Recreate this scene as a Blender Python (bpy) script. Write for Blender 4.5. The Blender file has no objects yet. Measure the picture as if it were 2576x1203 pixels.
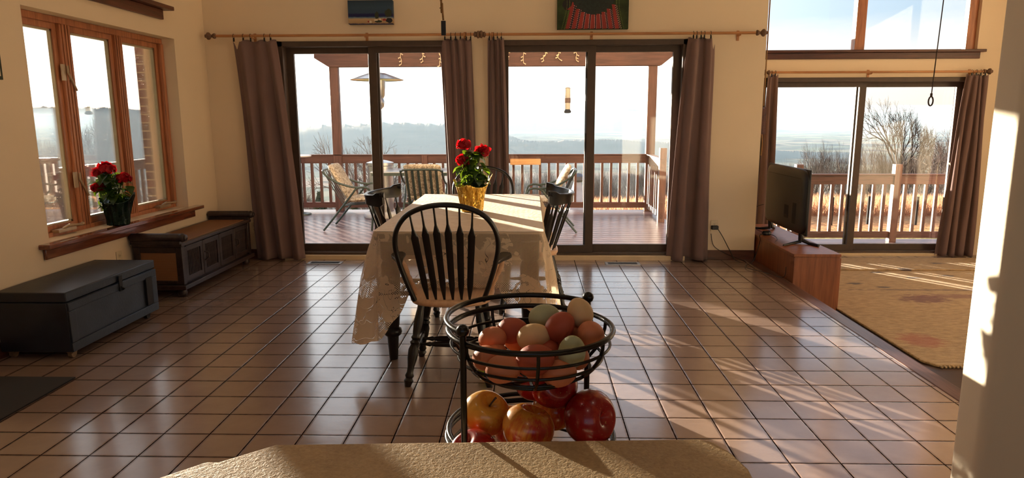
import bpy, bmesh, math, random
from mathutils import Vector, Matrix, noise as mnoise
R = random.Random(7)
PI = math.pi
SC = bpy.context.scene
COL = SC.collection
T = .206            # tile pitch
H = 1.3765          # camera height
SUN = Vector((-.765, 1.0, .1385)).normalized()   # towards the sun

# ------------------------------------------------------------------ materials
def lin(c):
    return tuple(((v/255)/12.92 if v/255 <= .04045 else ((v/255+.055)/1.055)**2.4) for v in c)+(1.,)
class NB:
    def __init__(s, name, disp=False):
        s.m = bpy.data.materials.new(name); s.m.use_nodes = True
        s.t = s.m.node_tree; s.t.nodes.clear(); s.out = s.t.nodes.new('ShaderNodeOutputMaterial')
    def n(s, typ, *ins, **kw):
        o = s.t.nodes.new('ShaderNode'+typ)
        for k, v in kw.items():
            if k.startswith('i_'):
                s.put(o.inputs[k[2:].replace('_', ' ')], v)
            else: setattr(o, k, v)
        for i, v in enumerate(ins):
            if v is not None: s.put(o.inputs[i], v)
        return o
    def put(s, sock, v):
        if isinstance(v, bpy.types.Node): v = v.outputs[0]
        if isinstance(v, bpy.types.NodeSocket): s.t.links.new(v, sock)
        else: sock.default_value = v
    def math(s, op, a, b=None, c=None): 
        o = s.t.nodes.new('ShaderNodeMath'); o.operation = op
        for i, v in enumerate((a, b, c)):
            if v is not None: s.put(o.inputs[i], v)
        return o.outputs[0]
    def mix(s, f, a, b, typ='MIX'):
        o = s.t.nodes.new('ShaderNodeMix'); o.data_type = 'RGBA'; o.blend_type = typ
        s.put(o.inputs[0], f); s.put(o.inputs[6], a); s.put(o.inputs[7], b); return o.outputs[2]
    def ramp(s, f, stops, interp='LINEAR'):
        o = s.t.nodes.new('ShaderNodeValToRGB'); s.put(o.inputs[0], f); cr = o.color_ramp; cr.interpolation = interp
        while len(cr.elements) < len(stops): cr.elements.new(.5)
        for e, (p, c) in zip(cr.elements, stops): e.position = p; e.color = c if len(c) == 4 else lin(c)
        return o.outputs[0]
    def step(s, v, a, b):
        o = s.t.nodes.new('ShaderNodeMapRange'); o.interpolation_type = 'SMOOTHSTEP'
        s.put(o.inputs[0], v); o.inputs[1].default_value = a; o.inputs[2].default_value = b; return o.outputs[0]
    def co(s, scale=(1, 1, 1)):
        tc = s.t.nodes.new('ShaderNodeTexCoord'); m = s.t.nodes.new('ShaderNodeMapping'); m.inputs[3].default_value = scale
        s.t.links.new(tc.outputs['Object'], m.inputs[0]); return m.outputs[0]
    def noise(s, vec, scale, detail=3, rough=.55, dist=0.):
        o = s.t.nodes.new('ShaderNodeTexNoise'); s.put(o.inputs['Vector'], vec); o.inputs['Scale'].default_value = scale
        o.inputs['Detail'].default_value = detail; o.inputs['Roughness'].default_value = rough; o.inputs['Distortion'].default_value = dist
        return o.outputs[0]
    def bump(s, h, strength=.3, dist=.01, nrm=None):
        o = s.t.nodes.new('ShaderNodeBump'); o.inputs['Strength'].default_value = strength; o.inputs['Distance'].default_value = dist
        s.put(o.inputs['Height'], h)
        if nrm is not None: s.put(o.inputs['Normal'], nrm)
        return o.outputs[0]
    def bsdf(s, color, rough=.5, metal=0., spec=.5, normal=None, **kw):
        o = s.t.nodes.new('ShaderNodeBsdfPrincipled')
        s.put(o.inputs['Base Color'], color); s.put(o.inputs['Roughness'], rough); s.put(o.inputs['Metallic'], metal)
        o.inputs['Specular IOR Level'].default_value = spec
        if normal is not None: s.put(o.inputs['Normal'], normal)
        for k, v in kw.items(): s.put(o.inputs[k.replace('_', ' ')], v)
        return o
    def end(s, sh, vol=None):
        if sh is not None: s.put(s.out.inputs[0], sh)
        if vol is not None: s.put(s.out.inputs[1], vol)
        return s.m
def simple(name, c, rough=.5, metal=0., var=.12, nscale=6., bump=0., bscale=40., spec=.5, stretch=(1, 1, 1), **kw):
    b = NB(name); co = b.co(stretch); n = b.noise(co, nscale, 4)
    c = lin(c); dk = tuple(v*(1-var*1.6) for v in c[:3])+(1.,); lt = tuple(min(1, v*(1+var)) for v in c[:3])+(1.,)
    colr = b.ramp(n, [(.3, dk), (.7, lt)])
    nr = b.bump(b.noise(co, bscale, 3), bump, .004) if bump else None
    return b.end(b.bsdf(colr, rough, metal, spec, nr, **kw))
def wood(name, c1, c2, rough=.4, axis='z', scale=1., bump=.15, coat=0.):
    b = NB(name); st = {'z': (14, 14, 1.1), 'y': (14, 1.1, 14), 'x': (1.1, 14, 14)}[axis]
    co = b.co(tuple(v*scale for v in st)); n = b.noise(co, 1.6, 6, .6, 1.2); n2 = b.noise(co, 8, 3)
    f = b.math('ADD', b.math('MULTIPLY', n, .75), b.math('MULTIPLY', n2, .25))
    colr = b.ramp(f, [(.36, c1), (.62, c2)])
    return b.end(b.bsdf(colr, rough, 0, .45, b.bump(f, bump, .003), Coat_Weight=coat))
M = {}
def paint(name, c, rough=.75):
    b = NB(name); co = b.co(); n = b.noise(co, .8, 3); n2 = b.noise(co, 160, 3, .6)
    c = lin(c); lt = tuple(min(1, v*1.03) for v in c[:3])+(1.,); dk = tuple(v*.96 for v in c[:3])+(1.,)
    return b.end(b.bsdf(b.ramp(n, [(.3, dk), (.7, lt)]), rough, 0, .25, b.bump(n2, .12, .002)))
M['wall'] = paint('cream_wall_paint', (232, 212, 184))
M['ceil'] = paint('ceiling_paint', (240, 230, 212))
M['column'] = paint('column_paint', (238, 226, 204))
M['trim'] = wood('dark_stained_trim', (62, 34, 26), (92, 52, 38), .42, 'x')
M['trimy'] = wood('dark_stained_trim_y', (70, 38, 28), (104, 60, 44), .38, 'y')
M['nose'] = wood('step_nosing_wood', (60, 38, 34), (104, 72, 62), .32, 'y')
M['winwood'] = wood('window_frame_wood', (148, 92, 62), (188, 124, 86), .4, 'z')
M['sillwood'] = wood('window_sill_wood', (96, 48, 30), (134, 74, 48), .14, 'y', bump=.04, coat=1.)
M['doorframe'] = simple('bronze_door_frame', (74, 58, 47), .5, .1, .08, 20)
M['alu'] = simple('pale_window_sash', (176, 160, 130), .45, .2, .06)
M['threshold'] = simple('cream_threshold', (214, 190, 154), .5, 0, .06)
M['black'] = simple('black_lacquer', (14, 12, 12), .3, 0, .25, 9, bump=.06, bscale=30)
M['blackmetal'] = simple('black_wire_metal', (20, 18, 18), .26, .3, .2, 30, bump=.1, bscale=150)
M['seat'] = wood('natural_seat_wood', (206, 162, 128), (228, 188, 152), .42, 'y', .8)
M['plastic'] = simple('black_plastic', (11, 11, 12), .42, 0, .15, 10, bump=.1, bscale=300)
M['screen'] = simple('screen_glass', (6, 6, 8), .1)
M['oak'] = wood('oak_veneer', (118, 66, 38), (152, 90, 54), .4, 'z', .7)
M['cream'] = simple('ivory_plastic', (222, 204, 172), .4)
M['slot'] = simple('dark_slot', (22, 18, 16), .7)
M['brass'] = simple('antique_brass', (150, 118, 72), .35, .85, .15, 30)
M['handle'] = simple('beige_latch_metal', (176, 150, 118), .4, .4)
M['rodwood'] = wood('curtain_rod_wood', (160, 106, 62), (196, 140, 90), .4, 'x')
M['finial'] = simple('carved_finial', (112, 82, 62), .5, .1, .3, 60, bump=.3, bscale=60)
M['navy'] = simple('worn_navy_paint', (28, 36, 47), .42, 0, .3, 5, bump=.2, bscale=60)
M['wearedge'] = simple('worn_edge_wood', (120, 96, 72), .7)
M['bench'] = wood('dark_bench_wood', (34, 25, 23), (58, 44, 40), .4, 'y')
M['floorwood'] = wood('dark_hardwood', (46, 32, 28), (74, 54, 46), .3, 'x', .6)
def cane():
    b = NB('woven_cane'); co = b.co()
    w1 = b.n('TexWave', co, i_Scale=55., i_Distortion=.6, bands_direction='Z')
    w2 = b.n('TexWave', co, i_Scale=60., i_Distortion=.8, bands_direction='Y')
    w3 = b.n('TexWave', co, i_Scale=60., i_Distortion=.8, bands_direction='X')
    f = b.math('MULTIPLY', b.math('ADD', w1.outputs[1], b.math('ADD', w2.outputs[1], w3.outputs[1])), .33)
    n = b.noise(co, 9, 4)
    c = b.mix(b.math('MULTIPLY', n, .6), b.ramp(f, [(.1, (104, 70, 48)), (.8, (164, 118, 82))]), lin((136, 88, 58)))
    return b.end(b.bsdf(c, .55, 0, .3, b.bump(f, .5, .003)))
M['cane'] = cane()
def tile_mat(name='terracotta_tile', x0=-1.8344, y0=2.7837, c=((139, 117, 106), (157, 135, 124))):
    b = NB(name); tc = b.n('TexCoord').outputs['Object']; sp = b.n('SeparateXYZ', tc)
    u = b.math('DIVIDE', b.math('SUBTRACT', sp.outputs[0], x0), T); v = b.math('DIVIDE', b.math('SUBTRACT', sp.outputs[1], y0), T)
    fu, fv = b.math('FRACT', u), b.math('FRACT', v)
    du = b.math('MINIMUM', fu, b.math('SUBTRACT', 1., fu)); dv = b.math('MINIMUM', fv, b.math('SUBTRACT', 1., fv))
    wob = b.math('MULTIPLY', b.math('SUBTRACT', b.noise(tc, 28, 2), .5), .016)
    d = b.math('ADD', b.math('MINIMUM', du, dv), wob)
    face = b.step(d, .0115, .0175)
    wn = b.n('TexWhiteNoise', b.n('CombineXYZ', b.math('FLOOR', u), b.math('FLOOR', v), 0.).outputs[0])
    n1 = b.noise(tc, 7, 5, .6); n2 = b.noise(tc, 26, 3)
    f = b.math('ADD', b.math('MULTIPLY', wn.outputs[0], .2), b.math('MULTIPLY', n1, .8))
    colr = b.ramp(f, [(.1, c[0]), (.95, c[1])])
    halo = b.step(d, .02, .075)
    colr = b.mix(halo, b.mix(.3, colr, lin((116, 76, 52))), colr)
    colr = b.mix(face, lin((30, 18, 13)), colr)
    rough = .27; spc = b.math('MULTIPLY', face, .5)
    rough = b.math('ADD', b.math('MULTIPLY', rough, face), b.math('MULTIPLY', b.math('SUBTRACT', 1., face), .85))
    st = b.t.nodes.new('ShaderNodeMapping'); st.inputs[3].default_value = (1, 1.6, 1); b.put(st.inputs[0], tc)
    wavy = b.noise(st.outputs[0], 11, 3, .5, .6)
    tilt = b.math('MULTIPLY', wn.outputs[0], .0)
    hgt = b.math('ADD', b.math('MULTIPLY', b.step(d, .008, .05), .8), b.math('ADD', b.math('MULTIPLY', wavy, .42), b.math('MULTIPLY', n2, .04)))
    pb = b.bsdf(colr, rough, 0, .5, b.bump(hgt, .5, .006), Coat_Weight=b.math('MULTIPLY', face, .8), Coat_Roughness=.15); b.put(pb.inputs['Specular IOR Level'], spc); return b.end(pb)
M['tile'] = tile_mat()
def stone():
    b = NB('rough_sandstone_laminate'); co = b.co(); n = b.noise(co, 9, 4); n2 = b.noise(co, 160, 3, .6, .6); n3 = b.noise(co, 420, 2)
    c = b.ramp(b.math('ADD', b.math('MULTIPLY', n2, .5), b.math('MULTIPLY', n, .5)), [(.35, (166, 140, 104)), (.65, (200, 172, 130))])
    hgt = b.math('ADD', n2, b.math('MULTIPLY', n3, .3))
    return b.end(b.bsdf(c, .62, 0, .35, b.bump(hgt, .55, .0035)))
M['stone'] = stone()
def fabric(name, c, trans=.0, c2=None, bscale=500, rough=.9, var=.1):
    b = NB(name); co = b.co(); n = b.noise(co, 3, 4)
    c = lin(c); dk = tuple(v*(1-var) for v in c[:3])+(1.,)
    colr = b.ramp(n, [(.3, dk), (.7, c)]); nr = b.bump(b.noise(co, bscale, 2), .25, .001)
    p = b.bsdf(colr, rough, 0, .2, nr, Sheen_Weight=.15)
    if trans:
        t = b.n('BsdfTranslucent', colr); ms = b.n('MixShader', trans); b.put(ms.inputs[1], p); b.put(ms.inputs[2], t); return b.end(ms)
    return b.end(p)
M['curtain'] = fabric('mauve_curtain_cloth', (132, 107, 102), .14)
def rug_mat():
    b = NB('tan_pile_rug'); tc = b.n('NewGeometry').outputs['Position']; sp = b.n('SeparateXYZ', tc)
    st = b.t.nodes.new('ShaderNodeMapping'); st.inputs[3].default_value = (1, 2.4, 1); b.put(st.inputs[0], tc)
    n = b.noise(st.outputs[0], 14, 5, .65); n2 = b.noise(tc, 120, 3)
    c = b.ramp(n, [(.3, (150, 120, 82)), (.7, (200, 168, 122))])
    def blot(cx, cy, rx, ry, colr, c, k=.75):
        dx = b.math('DIVIDE', b.math('SUBTRACT', sp.outputs[0], cx), rx); dy = b.math('DIVIDE', b.math('SUBTRACT', sp.outputs[1], cy), ry)
        r = b.math('SQRT', b.math('ADD', b.math('MULTIPLY', dx, dx), b.math('MULTIPLY', dy, dy)))
        r = b.math('ADD', r, b.math('MULTIPLY', b.math('SUBTRACT', n, .5), 1.6))
        return b.mix(b.math('MULTIPLY', b.math('SUBTRACT', 1., b.step(r, .45, 1.)), k), c, lin(colr))
    c = blot(3.55, 6.02, .28, .17, (104, 44, 56), c, .8); c = blot(4.05, 6.12, .75, .1, (120, 60, 66), c, .6)
    c = blot(2.86, 4.85, .2, .2, (168, 70, 60), c, .6)
    for x, y in ((3.65, 7.1), (4.0, 7.2), (3.9, 6.85), (4.3, 6.95), (4.9, 7.05), (3.4, 6.45), (4.5, 7.5), (3.2, 6.6), (5.0, 7.4)):
        c = blot(x, y, .1, .05, (64, 52, 60), c, .85)
    c = blot(3.9, 6.35, 1.2, .035, (90, 62, 60), c, .7)
    return b.end(b.bsdf(c, .95, 0, .1, b.bump(b.math('ADD', n, b.math('MULTIPLY', n2, .6)), .8, .02), Sheen_Weight=.3))
M['rug'] = rug_mat()
def lace(name, holes):
    b = NB(name); tc = b.n('TexCoord').outputs['UV']; sp = b.n('SeparateXYZ', tc)
    vor = b.n('TexVoronoi', tc, i_Scale=5.6); nn = b.noise(tc, 7.5, 2, .5, 1.6)
    fl = b.step(b.math('ADD', b.math('MULTIPLY', b.math('SUBTRACT', .55, vor.outputs['Distance']), .5), b.math('SUBTRACT', nn, .28)), .215, .23)
    if not holes:
        w = b.n('TexWave', tc, i_Scale=9., i_Distortion=9., i_Detail=2.); c = b.ramp(b.math('ADD', b.math('MULTIPLY', fl, .5), b.math('MULTIPLY', w.outputs[1], .12)), [(0., (222, 198, 168)), (1., (234, 214, 186))])
        p = b.bsdf(c, .62, 0, .35, b.bump(b.math('ADD', b.math('MULTIPLY', w.outputs[1], .6), fl), .22, .0025), Sheen_Weight=.1)
        return b.end(p)
    def grid(sc):
        u = b.math('MULTIPLY', b.math('ADD', sp.outputs[0], sp.outputs[1]), sc); v = b.math('MULTIPLY', b.math('SUBTRACT', sp.outputs[0], sp.outputs[1]), sc)
        fu = b.math('ABSOLUTE', b.math('SUBTRACT', b.math('FRACT', u), .5)); fv = b.math('ABSOLUTE', b.math('SUBTRACT', b.math('FRACT', v), .5))
        r = b.math('SQRT', b.math('ADD', b.math('MULTIPLY', fu, fu), b.math('MULTIPLY', fv, fv)))
        return b.math('SUBTRACT', 1., b.step(r, .31, .38))
    g = grid(150.)
    line = b.math('LESS_THAN', b.math('ABSOLUTE', b.math('SUBTRACT', b.noise(tc, 13, 1, .5, 1.), .5)), .006)
    solid = fl
    hem = b.step(sp.outputs[1], .27, .30)      # denser bands low down
    g2 = grid(84.)
    hole = b.math('ADD', b.math('MULTIPLY', g, b.math('SUBTRACT', 1., hem)), b.math('MULTIPLY', g2, hem))
    hole = b.math('MULTIPLY', hole, b.math('SUBTRACT', 1., solid)); hole = b.math('MAXIMUM', hole, b.math('MULTIPLY', b.math('MULTIPLY', line, solid), .8))
    hole = b.math('MULTIPLY', hole, b.step(sp.outputs[1], .008, .016))
    colr = lin((240, 218, 192)); p = b.bsdf(colr, .75, 0, .2); t = b.n('BsdfTranslucent', colr)
    ms = b.n('MixShader', .38); b.put(ms.inputs[1], p); b.put(ms.inputs[2], t)
    m2 = b.n('MixShader', hole); b.put(m2.inputs[1], ms); b.put(m2.inputs[2], b.n('BsdfTransparent'))
    return b.end(m2)
M['lace'] = lace('lace_skirt', True); M['cloth'] = lace('damask_cloth', False)
def glass(name, dirt=0.):
    b = NB(name); fr = b.n('Fresnel', 1.42); t = b.n('BsdfTransparent', (.97, .98, .97, 1)); g = b.n('BsdfGlossy', (1, 1, 1, 1), .0)
    ms = b.n('MixShader', b.math('MULTIPLY', fr, .75)); b.put(ms.inputs[1], t); b.put(ms.inputs[2], g)
    if dirt:
        co = b.co(); n = b.noise(co, 90, 2); n2 = b.noise(co, 5, 3)
        f = b.math('MULTIPLY', b.step(n, .70, .76), b.step(n2, .4, .62))
        f = b.math('ADD', b.math('MULTIPLY', f, dirt), .004)
        m2 = b.n('MixShader', f); b.put(m2.inputs[1], ms); b.put(m2.inputs[2], b.n('BsdfTranslucent', (.85, .8, .72, 1))); return b.end(m2)
    return b.end(ms)
M['glass'] = glass('window_glass'); M['dirtyglass'] = glass('dusty_window_glass', .5)
M['deckwood'] = wood('stained_deck_wood', (80, 62, 66), (122, 98, 100), .3, 'x', .7, .3)
M['railwood'] = wood('stained_rail_wood', (70, 42, 37), (104, 68, 58), .5, 'x')
M['postwood'] = wood('stained_post_wood', (76, 48, 42), (112, 76, 64), .5, 'z')
M['newwood'] = wood('unpainted_pine', (190, 140, 88), (216, 170, 116), .6, 'x')
M['greentube'] = simple('green_painted_tube', (52, 66, 62), .35, .3, .2, 40)
def cushion_mat():
    b = NB('floral_cushion'); co = b.co(); n = b.noise(co, 22, 3, .6, 2.); c = b.ramp(n, [(.38, (116, 104, 88)), (.5, (170, 158, 138)), (.62, (196, 186, 168))])
    return b.end(b.bsdf(c, .85, 0, .2, b.bump(n, .3, .006)))
M['cushion'] = cushion_mat()
M['steel'] = simple('brushed_steel', (176, 176, 176), .28, .9, .06, 40)
M['white'] = simple('white_paint', (226, 226, 224), .45)
M['whitemetal'] = simple('glass_table_top', (180, 188, 192), .2, .2)
def brick():
    b = NB('red_brick'); tc = b.n('TexCoord').outputs['Object']; mp = b.t.nodes.new('ShaderNodeMapping'); mp.inputs[2].default_value = (PI/2, 0, 0); b.put(mp.inputs[0], tc)
    br = b.n('TexBrick', mp.outputs[0]); br.inputs['Color1'].default_value = lin((124, 66, 48)); br.inputs['Color2'].default_value = lin((92, 50, 40)); br.inputs['Mortar'].default_value = lin((176, 150, 118))
    br.inputs['Scale'].default_value = 1.; br.inputs['Brick Width'].default_value = .2; br.inputs['Row Height'].default_value = .075; br.inputs['Mortar Size'].default_value = .006
    return b.end(b.bsdf(br.outputs[0], .85, 0, .2, b.bump(br.outputs[1], -.5, .006)))
M['brick'] = brick()
M['siding'] = simple('house_siding', (168, 150, 126), .7)
def foilm():
    b = NB('gold_foil'); co = b.co((1, 1, .35)); v = b.n('TexVoronoi', co, i_Scale=95., feature='DISTANCE_TO_EDGE'); n = b.noise(co, 60, 4)
    return b.end(b.bsdf(b.ramp(n, [(.3, (196, 146, 44)), (.7, (250, 214, 112))]), .2, .95, .5, b.bump(b.math('ADD', v.outputs[0], b.math('MULTIPLY', n, .5)), 1., .006)))
M['foil'] = foilm()
M['silverfoil'] = simple('silver_foil', (214, 214, 212), .2, .95, .05, 40, bump=.5, bscale=70)
M['greenfoil'] = simple('dark_green_foil', (22, 42, 32), .22, .6, .2, 40, bump=.6, bscale=60)
def leafm():
    b = NB('begonia_leaf'); co = b.co(); n = b.noise(co, 18, 3); c = b.ramp(n, [(.3, (18, 44, 20)), (.7, (44, 76, 28))])
    p = b.bsdf(c, .38, 0, .5, b.bump(b.noise(co, 70, 2), .4, .003)); t = b.n('BsdfTranslucent', lin((140, 170, 36)))
    ms = b.n('MixShader', .26); b.put(ms.inputs[1], p); b.put(ms.inputs[2], t); return b.end(ms)
M['leaf'] = leafm()
def petal():
    b = NB('red_petal'); co = b.co(); n = b.noise(co, 60, 3); c = b.ramp(n, [(.3, (130, 6, 22)), (.7, (186, 14, 34))])
    p = b.bsdf(c, .5, 0, .3); t = b.n('BsdfTranslucent', lin((220, 20, 26)))
    ms = b.n('MixShader', .3); b.put(ms.inputs[1], p); b.put(ms.inputs[2], t); return b.end(ms)
M['petal'] = petal()
M['stem'] = simple('green_stem', (70, 92, 40), .5)
def apple_mat(i, red, yel, bias):
    b = NB('apple_skin_%s' % i); tc = b.n('TexCoord').outputs['Object']; st = b.t.nodes.new('ShaderNodeMapping'); st.inputs[3].default_value = (60, 60, 8); b.put(st.inputs[0], tc)
    n = b.noise(tc, 16, 3); n2 = b.noise(st.outputs[0], 3, 4)
    f = b.math('ADD', b.math('MULTIPLY', n, .7), b.math('MULTIPLY', n2, .3))
    c = b.ramp(f, [(bias-.06, yel), (bias+.09, red)]); sp = b.step(b.noise(tc, 300, 1), .72, .76)
    c = b.mix(b.math('MULTIPLY', sp, .35), c, lin((232, 190, 120)))
    return b.end(b.bsdf(c, .27, 0, .5, None, Coat_Weight=.3, Subsurface_Weight=.05))
M['appleR'] = apple_mat('red', (150, 18, 22), (196, 60, 34), .38); M['appleM'] = apple_mat('mixed', (172, 46, 28), (204, 140, 50), .52); M['appleY'] = apple_mat('yellow', (196, 92, 40), (214, 160, 60), .58)
def egg_mat(n, c): return simple(n, c, .55, 0, .07, 25, bump=.05, bscale=400, spec=.35)
M['eggB'] = egg_mat('brown_eggshell', (206, 128, 92)); M['eggD'] = egg_mat('dark_brown_eggshell', (176, 84, 62)); M['eggG'] = egg_mat('green_eggshell', (178, 182, 146)); M['eggC'] = egg_mat('cream_eggshell', (222, 188, 142))
M['ball'] = fabric('tennis_felt', (150, 170, 50), 0, bscale=200)
M['mat'] = fabric('black_doormat', (20, 18, 18), 0, bscale=150, var=.3)
M['rope'] = simple('jute_rope', (150, 112, 70), .9, 0, .2, 200, bump=.6, bscale=200)
M['darkrope'] = simple('dark_cord', (52, 36, 28), .8)
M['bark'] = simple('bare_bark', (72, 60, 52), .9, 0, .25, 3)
M['barkpale'] = simple('grey_bark', (96, 82, 72), .9, 0, .25, 3)  # paler bark tone, used on some of the tree meshes
M['evergreen'] = simple('evergreen_needles', (56, 74, 52), .9, 0, .3, 4)
def ground():
    b = NB('meadow_ground'); co = b.co(); n = b.noise(co, .6, 5, .6); n2 = b.noise(co, 9, 4); sp = b.n('SeparateXYZ', co)
    lawn = b.ramp(n2, [(.3, (118, 116, 60)), (.7, (168, 158, 92))]); field = b.ramp(n2, [(.3, (176, 116, 74)), (.7, (222, 166, 116))]); wood_ = b.ramp(n2, [(.3, (96, 78, 60)), (.7, (134, 108, 84))])
    yy = b.math('ADD', sp.outputs[1], b.math('MULTIPLY', n, 3.))
    c = b.mix(b.step(yy, 15.5, 18.5), lawn, field); c = b.mix(b.step(yy, 36, 42), c, wood_)
    return b.end(b.bsdf(c, .95, 0, .1, b.bump(n2, .6, .05)))
M['ground'] = ground()
def valley():
    b = NB('valley_farmland'); tc = b.n('TexCoord').outputs['Object']; st = b.t.nodes.new('ShaderNodeMapping'); st.inputs[3].default_value = (.0012, .004, 1); b.put(st.inputs[0], tc)
    v = b.n('TexVoronoi', st.outputs[0], i_Scale=2.2); n = b.noise(tc, .006, 5, .6)
    c = b.ramp(v.outputs['Color'], [(.2, (92, 88, 78)), (.45, (122, 124, 96)), (.7, (150, 128, 108)), (.9, (100, 106, 88))]); c = b.mix(b.step(n, .5, .56), c, lin((74, 62, 54)))
    return b.end(b.bsdf(c, 1., 0, 0.))
M['valley'] = valley()
M['forest'] = simple('wooded_hillside', (78, 70, 62), 1., 0, .25, .02, bump=.5, bscale=.1)
def grassm():
    b = NB('dry_meadow_grass'); co = b.co(); n = b.noise(co, 2.2, 4); c = b.ramp(n, [(.3, (176, 128, 96)), (.7, (214, 172, 136))])
    t = b.n('BsdfTranslucent', c); p = b.bsdf(c, .9, 0, .1); ms = b.n('MixShader', .5); b.put(ms.inputs[1], p); b.put(ms.inputs[2], t); return b.end(ms)
M['drygrass'] = grassm()
M['lamp'] = None
def emis(name, c, s):
    b = NB(name); return b.end(b.n('Emission', c, s))
M['bulb'] = simple('frosted_mini_bulb', (236, 214, 176), .4)
M['tube'] = simple('clear_feeder_tube', (196, 190, 170), .3)
M['ltblue'] = simple('blue_grey_cover', (176, 196, 224), .6)
M['greycover'] = simple('slate_cover_top', (96, 106, 118), .6)
def fill_glow():
    return emis('warm_fill_glow', (1., .84, .66, 1), 2.)  # glow for the added fill fixtures
M['fillglow'] = fill_glow()

# ------------------------------------------------------------------ mesh helpers
def rotm(rx=0, ry=0, rz=0):
    return (Matrix.Rotation(rz, 4, 'Z') @ Matrix.Rotation(ry, 4, 'Y') @ Matrix.Rotation(rx, 4, 'X'))
class MB:
    def __init__(s, origin=(0, 0, 0)): s.v = []; s.f = []; s.uv = None; s.mi = []; s.o = Vector(origin)
    def add(s, vs, fs, m=None):
        o = len(s.v)
        for p in vs:
            p = Vector(p); s.v.append((m @ p if m is not None else p))
        for f in fs: s.f.append([i+o for i in f])
        return s
    def box(s, x0, x1, y0, y1, z0, z1, m=None):
        x0, x1 = min(x0, x1), max(x0, x1); y0, y1 = min(y0, y1), max(y0, y1); z0, z1 = min(z0, z1), max(z0, z1)
        return s.add([(x, y, z) for x in (x0, x1) for y in (y0, y1) for z in (z0, z1)],
                     [(0, 1, 3, 2), (4, 6, 7, 5), (0, 4, 5, 1), (2, 3, 7, 6), (0, 2, 6, 4), (1, 5, 7, 3)], m)
    def tube(s, pts, r, n=8, caps=True, closed=False, flat=1.):
        pts = [Vector(p) for p in pts]; L = len(pts); rr = r if isinstance(r, (list, tuple)) else [r]*L
        up = None; rings = []
        for i in range(L):
            a = pts[(i-1) % L] if (closed or i > 0) else pts[i]; c = pts[(i+1) % L] if (closed or i < L-1) else pts[i]
            d = (c-a); d = d.normalized() if d.length > 1e-9 else Vector((0, 0, 1))
            if up is None: up = Vector((0, 0, 1)) if abs(d.z) < .9 else Vector((1, 0, 0))
            x = d.cross(up)
            if x.length < 1e-4: x = d.cross(Vector((1, .3, .2)))
            x.normalize(); up = x.cross(d).normalized()
            rings.append([pts[i]+x*math.cos(t)*rr[i]+up*math.sin(t)*rr[i]*flat for t in [2*PI*k/n for k in range(n)]])
        vs = [p for g in rings for p in g]; fs = []
        for i in range(L if closed else L-1):
            for k in range(n):
                a, b_ = i*n+k, i*n+(k+1) % n; c, d = ((i+1) % L)*n+(k+1) % n, ((i+1) % L)*n+k
                fs.append((a, d, c, b_))
        if caps and not closed: fs.append(tuple(range(n))); fs.append(tuple((L-1)*n+k for k in reversed(range(n))))
        return s.add(vs, fs)
    def lathe(s, prof, n=16, m=None, caps=True):
        vs = [(r*math.cos(2*PI*k/n), r*math.sin(2*PI*k/n), z) for r, z in prof for k in range(n)]; fs = []
        for i in range(len(prof)-1):
            for k in range(n): fs.append((i*n+k, i*n+(k+1) % n, (i+1)*n+(k+1) % n, (i+1)*n+k))
        if caps: fs.append(tuple(reversed(range(n)))); fs.append(tuple((len(prof)-1)*n+k for k in range(n)))
        return s.add(vs, fs, m)
    def turned(s, a, b, prof, n=12):   # prof: (t 0..1, r) along a->b
        a, b = Vector(a), Vector(b); d = b-a; q = Vector((0, 0, 1)).rotation_difference(d.normalized()).to_matrix().to_4x4()
        return s.lathe([(r, t*d.length) for t, r in prof], n, Matrix.Translation(a) @ q)
    def prism(s, outl, z0, z1, m=None):
        n = len(outl); vs = [(x, y, z0) for x, y in outl]+[(x, y, z1) for x, y in outl]
        fs = [tuple(reversed(range(n))), tuple(range(n, 2*n))]+[(i, (i+1) % n, n+(i+1) % n, n+i) for i in range(n)]
        return s.add(vs, fs, m)
    def grid(s, fn, nu, nv, cu=False):
        vs = [fn(u/nu if cu else u/(nu-1), v/(nv-1)) for u in range(nu) for v in range(nv)]; fs = []
        for u in range(nu if cu else nu-1):
            for v in range(nv-1):
                a = u*nv+v; b_ = ((u+1) % nu)*nv+v; fs.append((a, b_, b_+1, a+1))
        return s.add(vs, fs)
    def sphere(s, c, r, n=12, m=8, sc=(1, 1, 1)):
        prof = [(max(1e-5, r*math.sin(PI*i/m)), -r*math.cos(PI*i/m)) for i in range(m+1)]
        return s.lathe(prof, n, Matrix.Translation(Vector(c)) @ Matrix.Diagonal((sc[0], sc[1], sc[2], 1)), caps=False)
    def build(s, name, mat, parent=None, smooth=35, bevel=0., solid=0., subsurf=0, uvs=None, loc=None):
        me = bpy.data.meshes.new(name); o0 = Vector(loc) if loc is not None else Vector((0, 0, 0))
        me.from_pydata([tuple(v-o0) for v in s.v], [], s.f); me.validate(); me.update()
        bm = bmesh.new(); bm.from_mesh(me)
        if solid == 0 and not uvs: bmesh.ops.remove_doubles(bm, verts=bm.verts, dist=1e-6)
        bmesh.ops.recalc_face_normals(bm, faces=bm.faces); bm.to_mesh(me); bm.free()
        if uvs:
            lay = me.uv_layers.new(name='UVMap')
            for l in me.loops: lay.data[l.index].uv = uvs[l.vertex_index]
        if smooth:
            me.shade_smooth(); me.set_sharp_from_angle(angle=math.radians(smooth))
        o = bpy.data.objects.new(name, me); COL.objects.link(o)
        if isinstance(mat, (list, tuple)):
            for m_ in mat: me.materials.append(m_)
        elif mat is not None: me.materials.append(mat)
        if parent is not None: o.parent = parent
        if loc is not None: o.location = o0
        if bevel:
            md = o.modifiers.new('bevel', 'BEVEL'); md.width = bevel; md.segments = 2; md.limit_method = 'ANGLE'; md.angle_limit = math.radians(40); md.harden_normals = False
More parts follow.
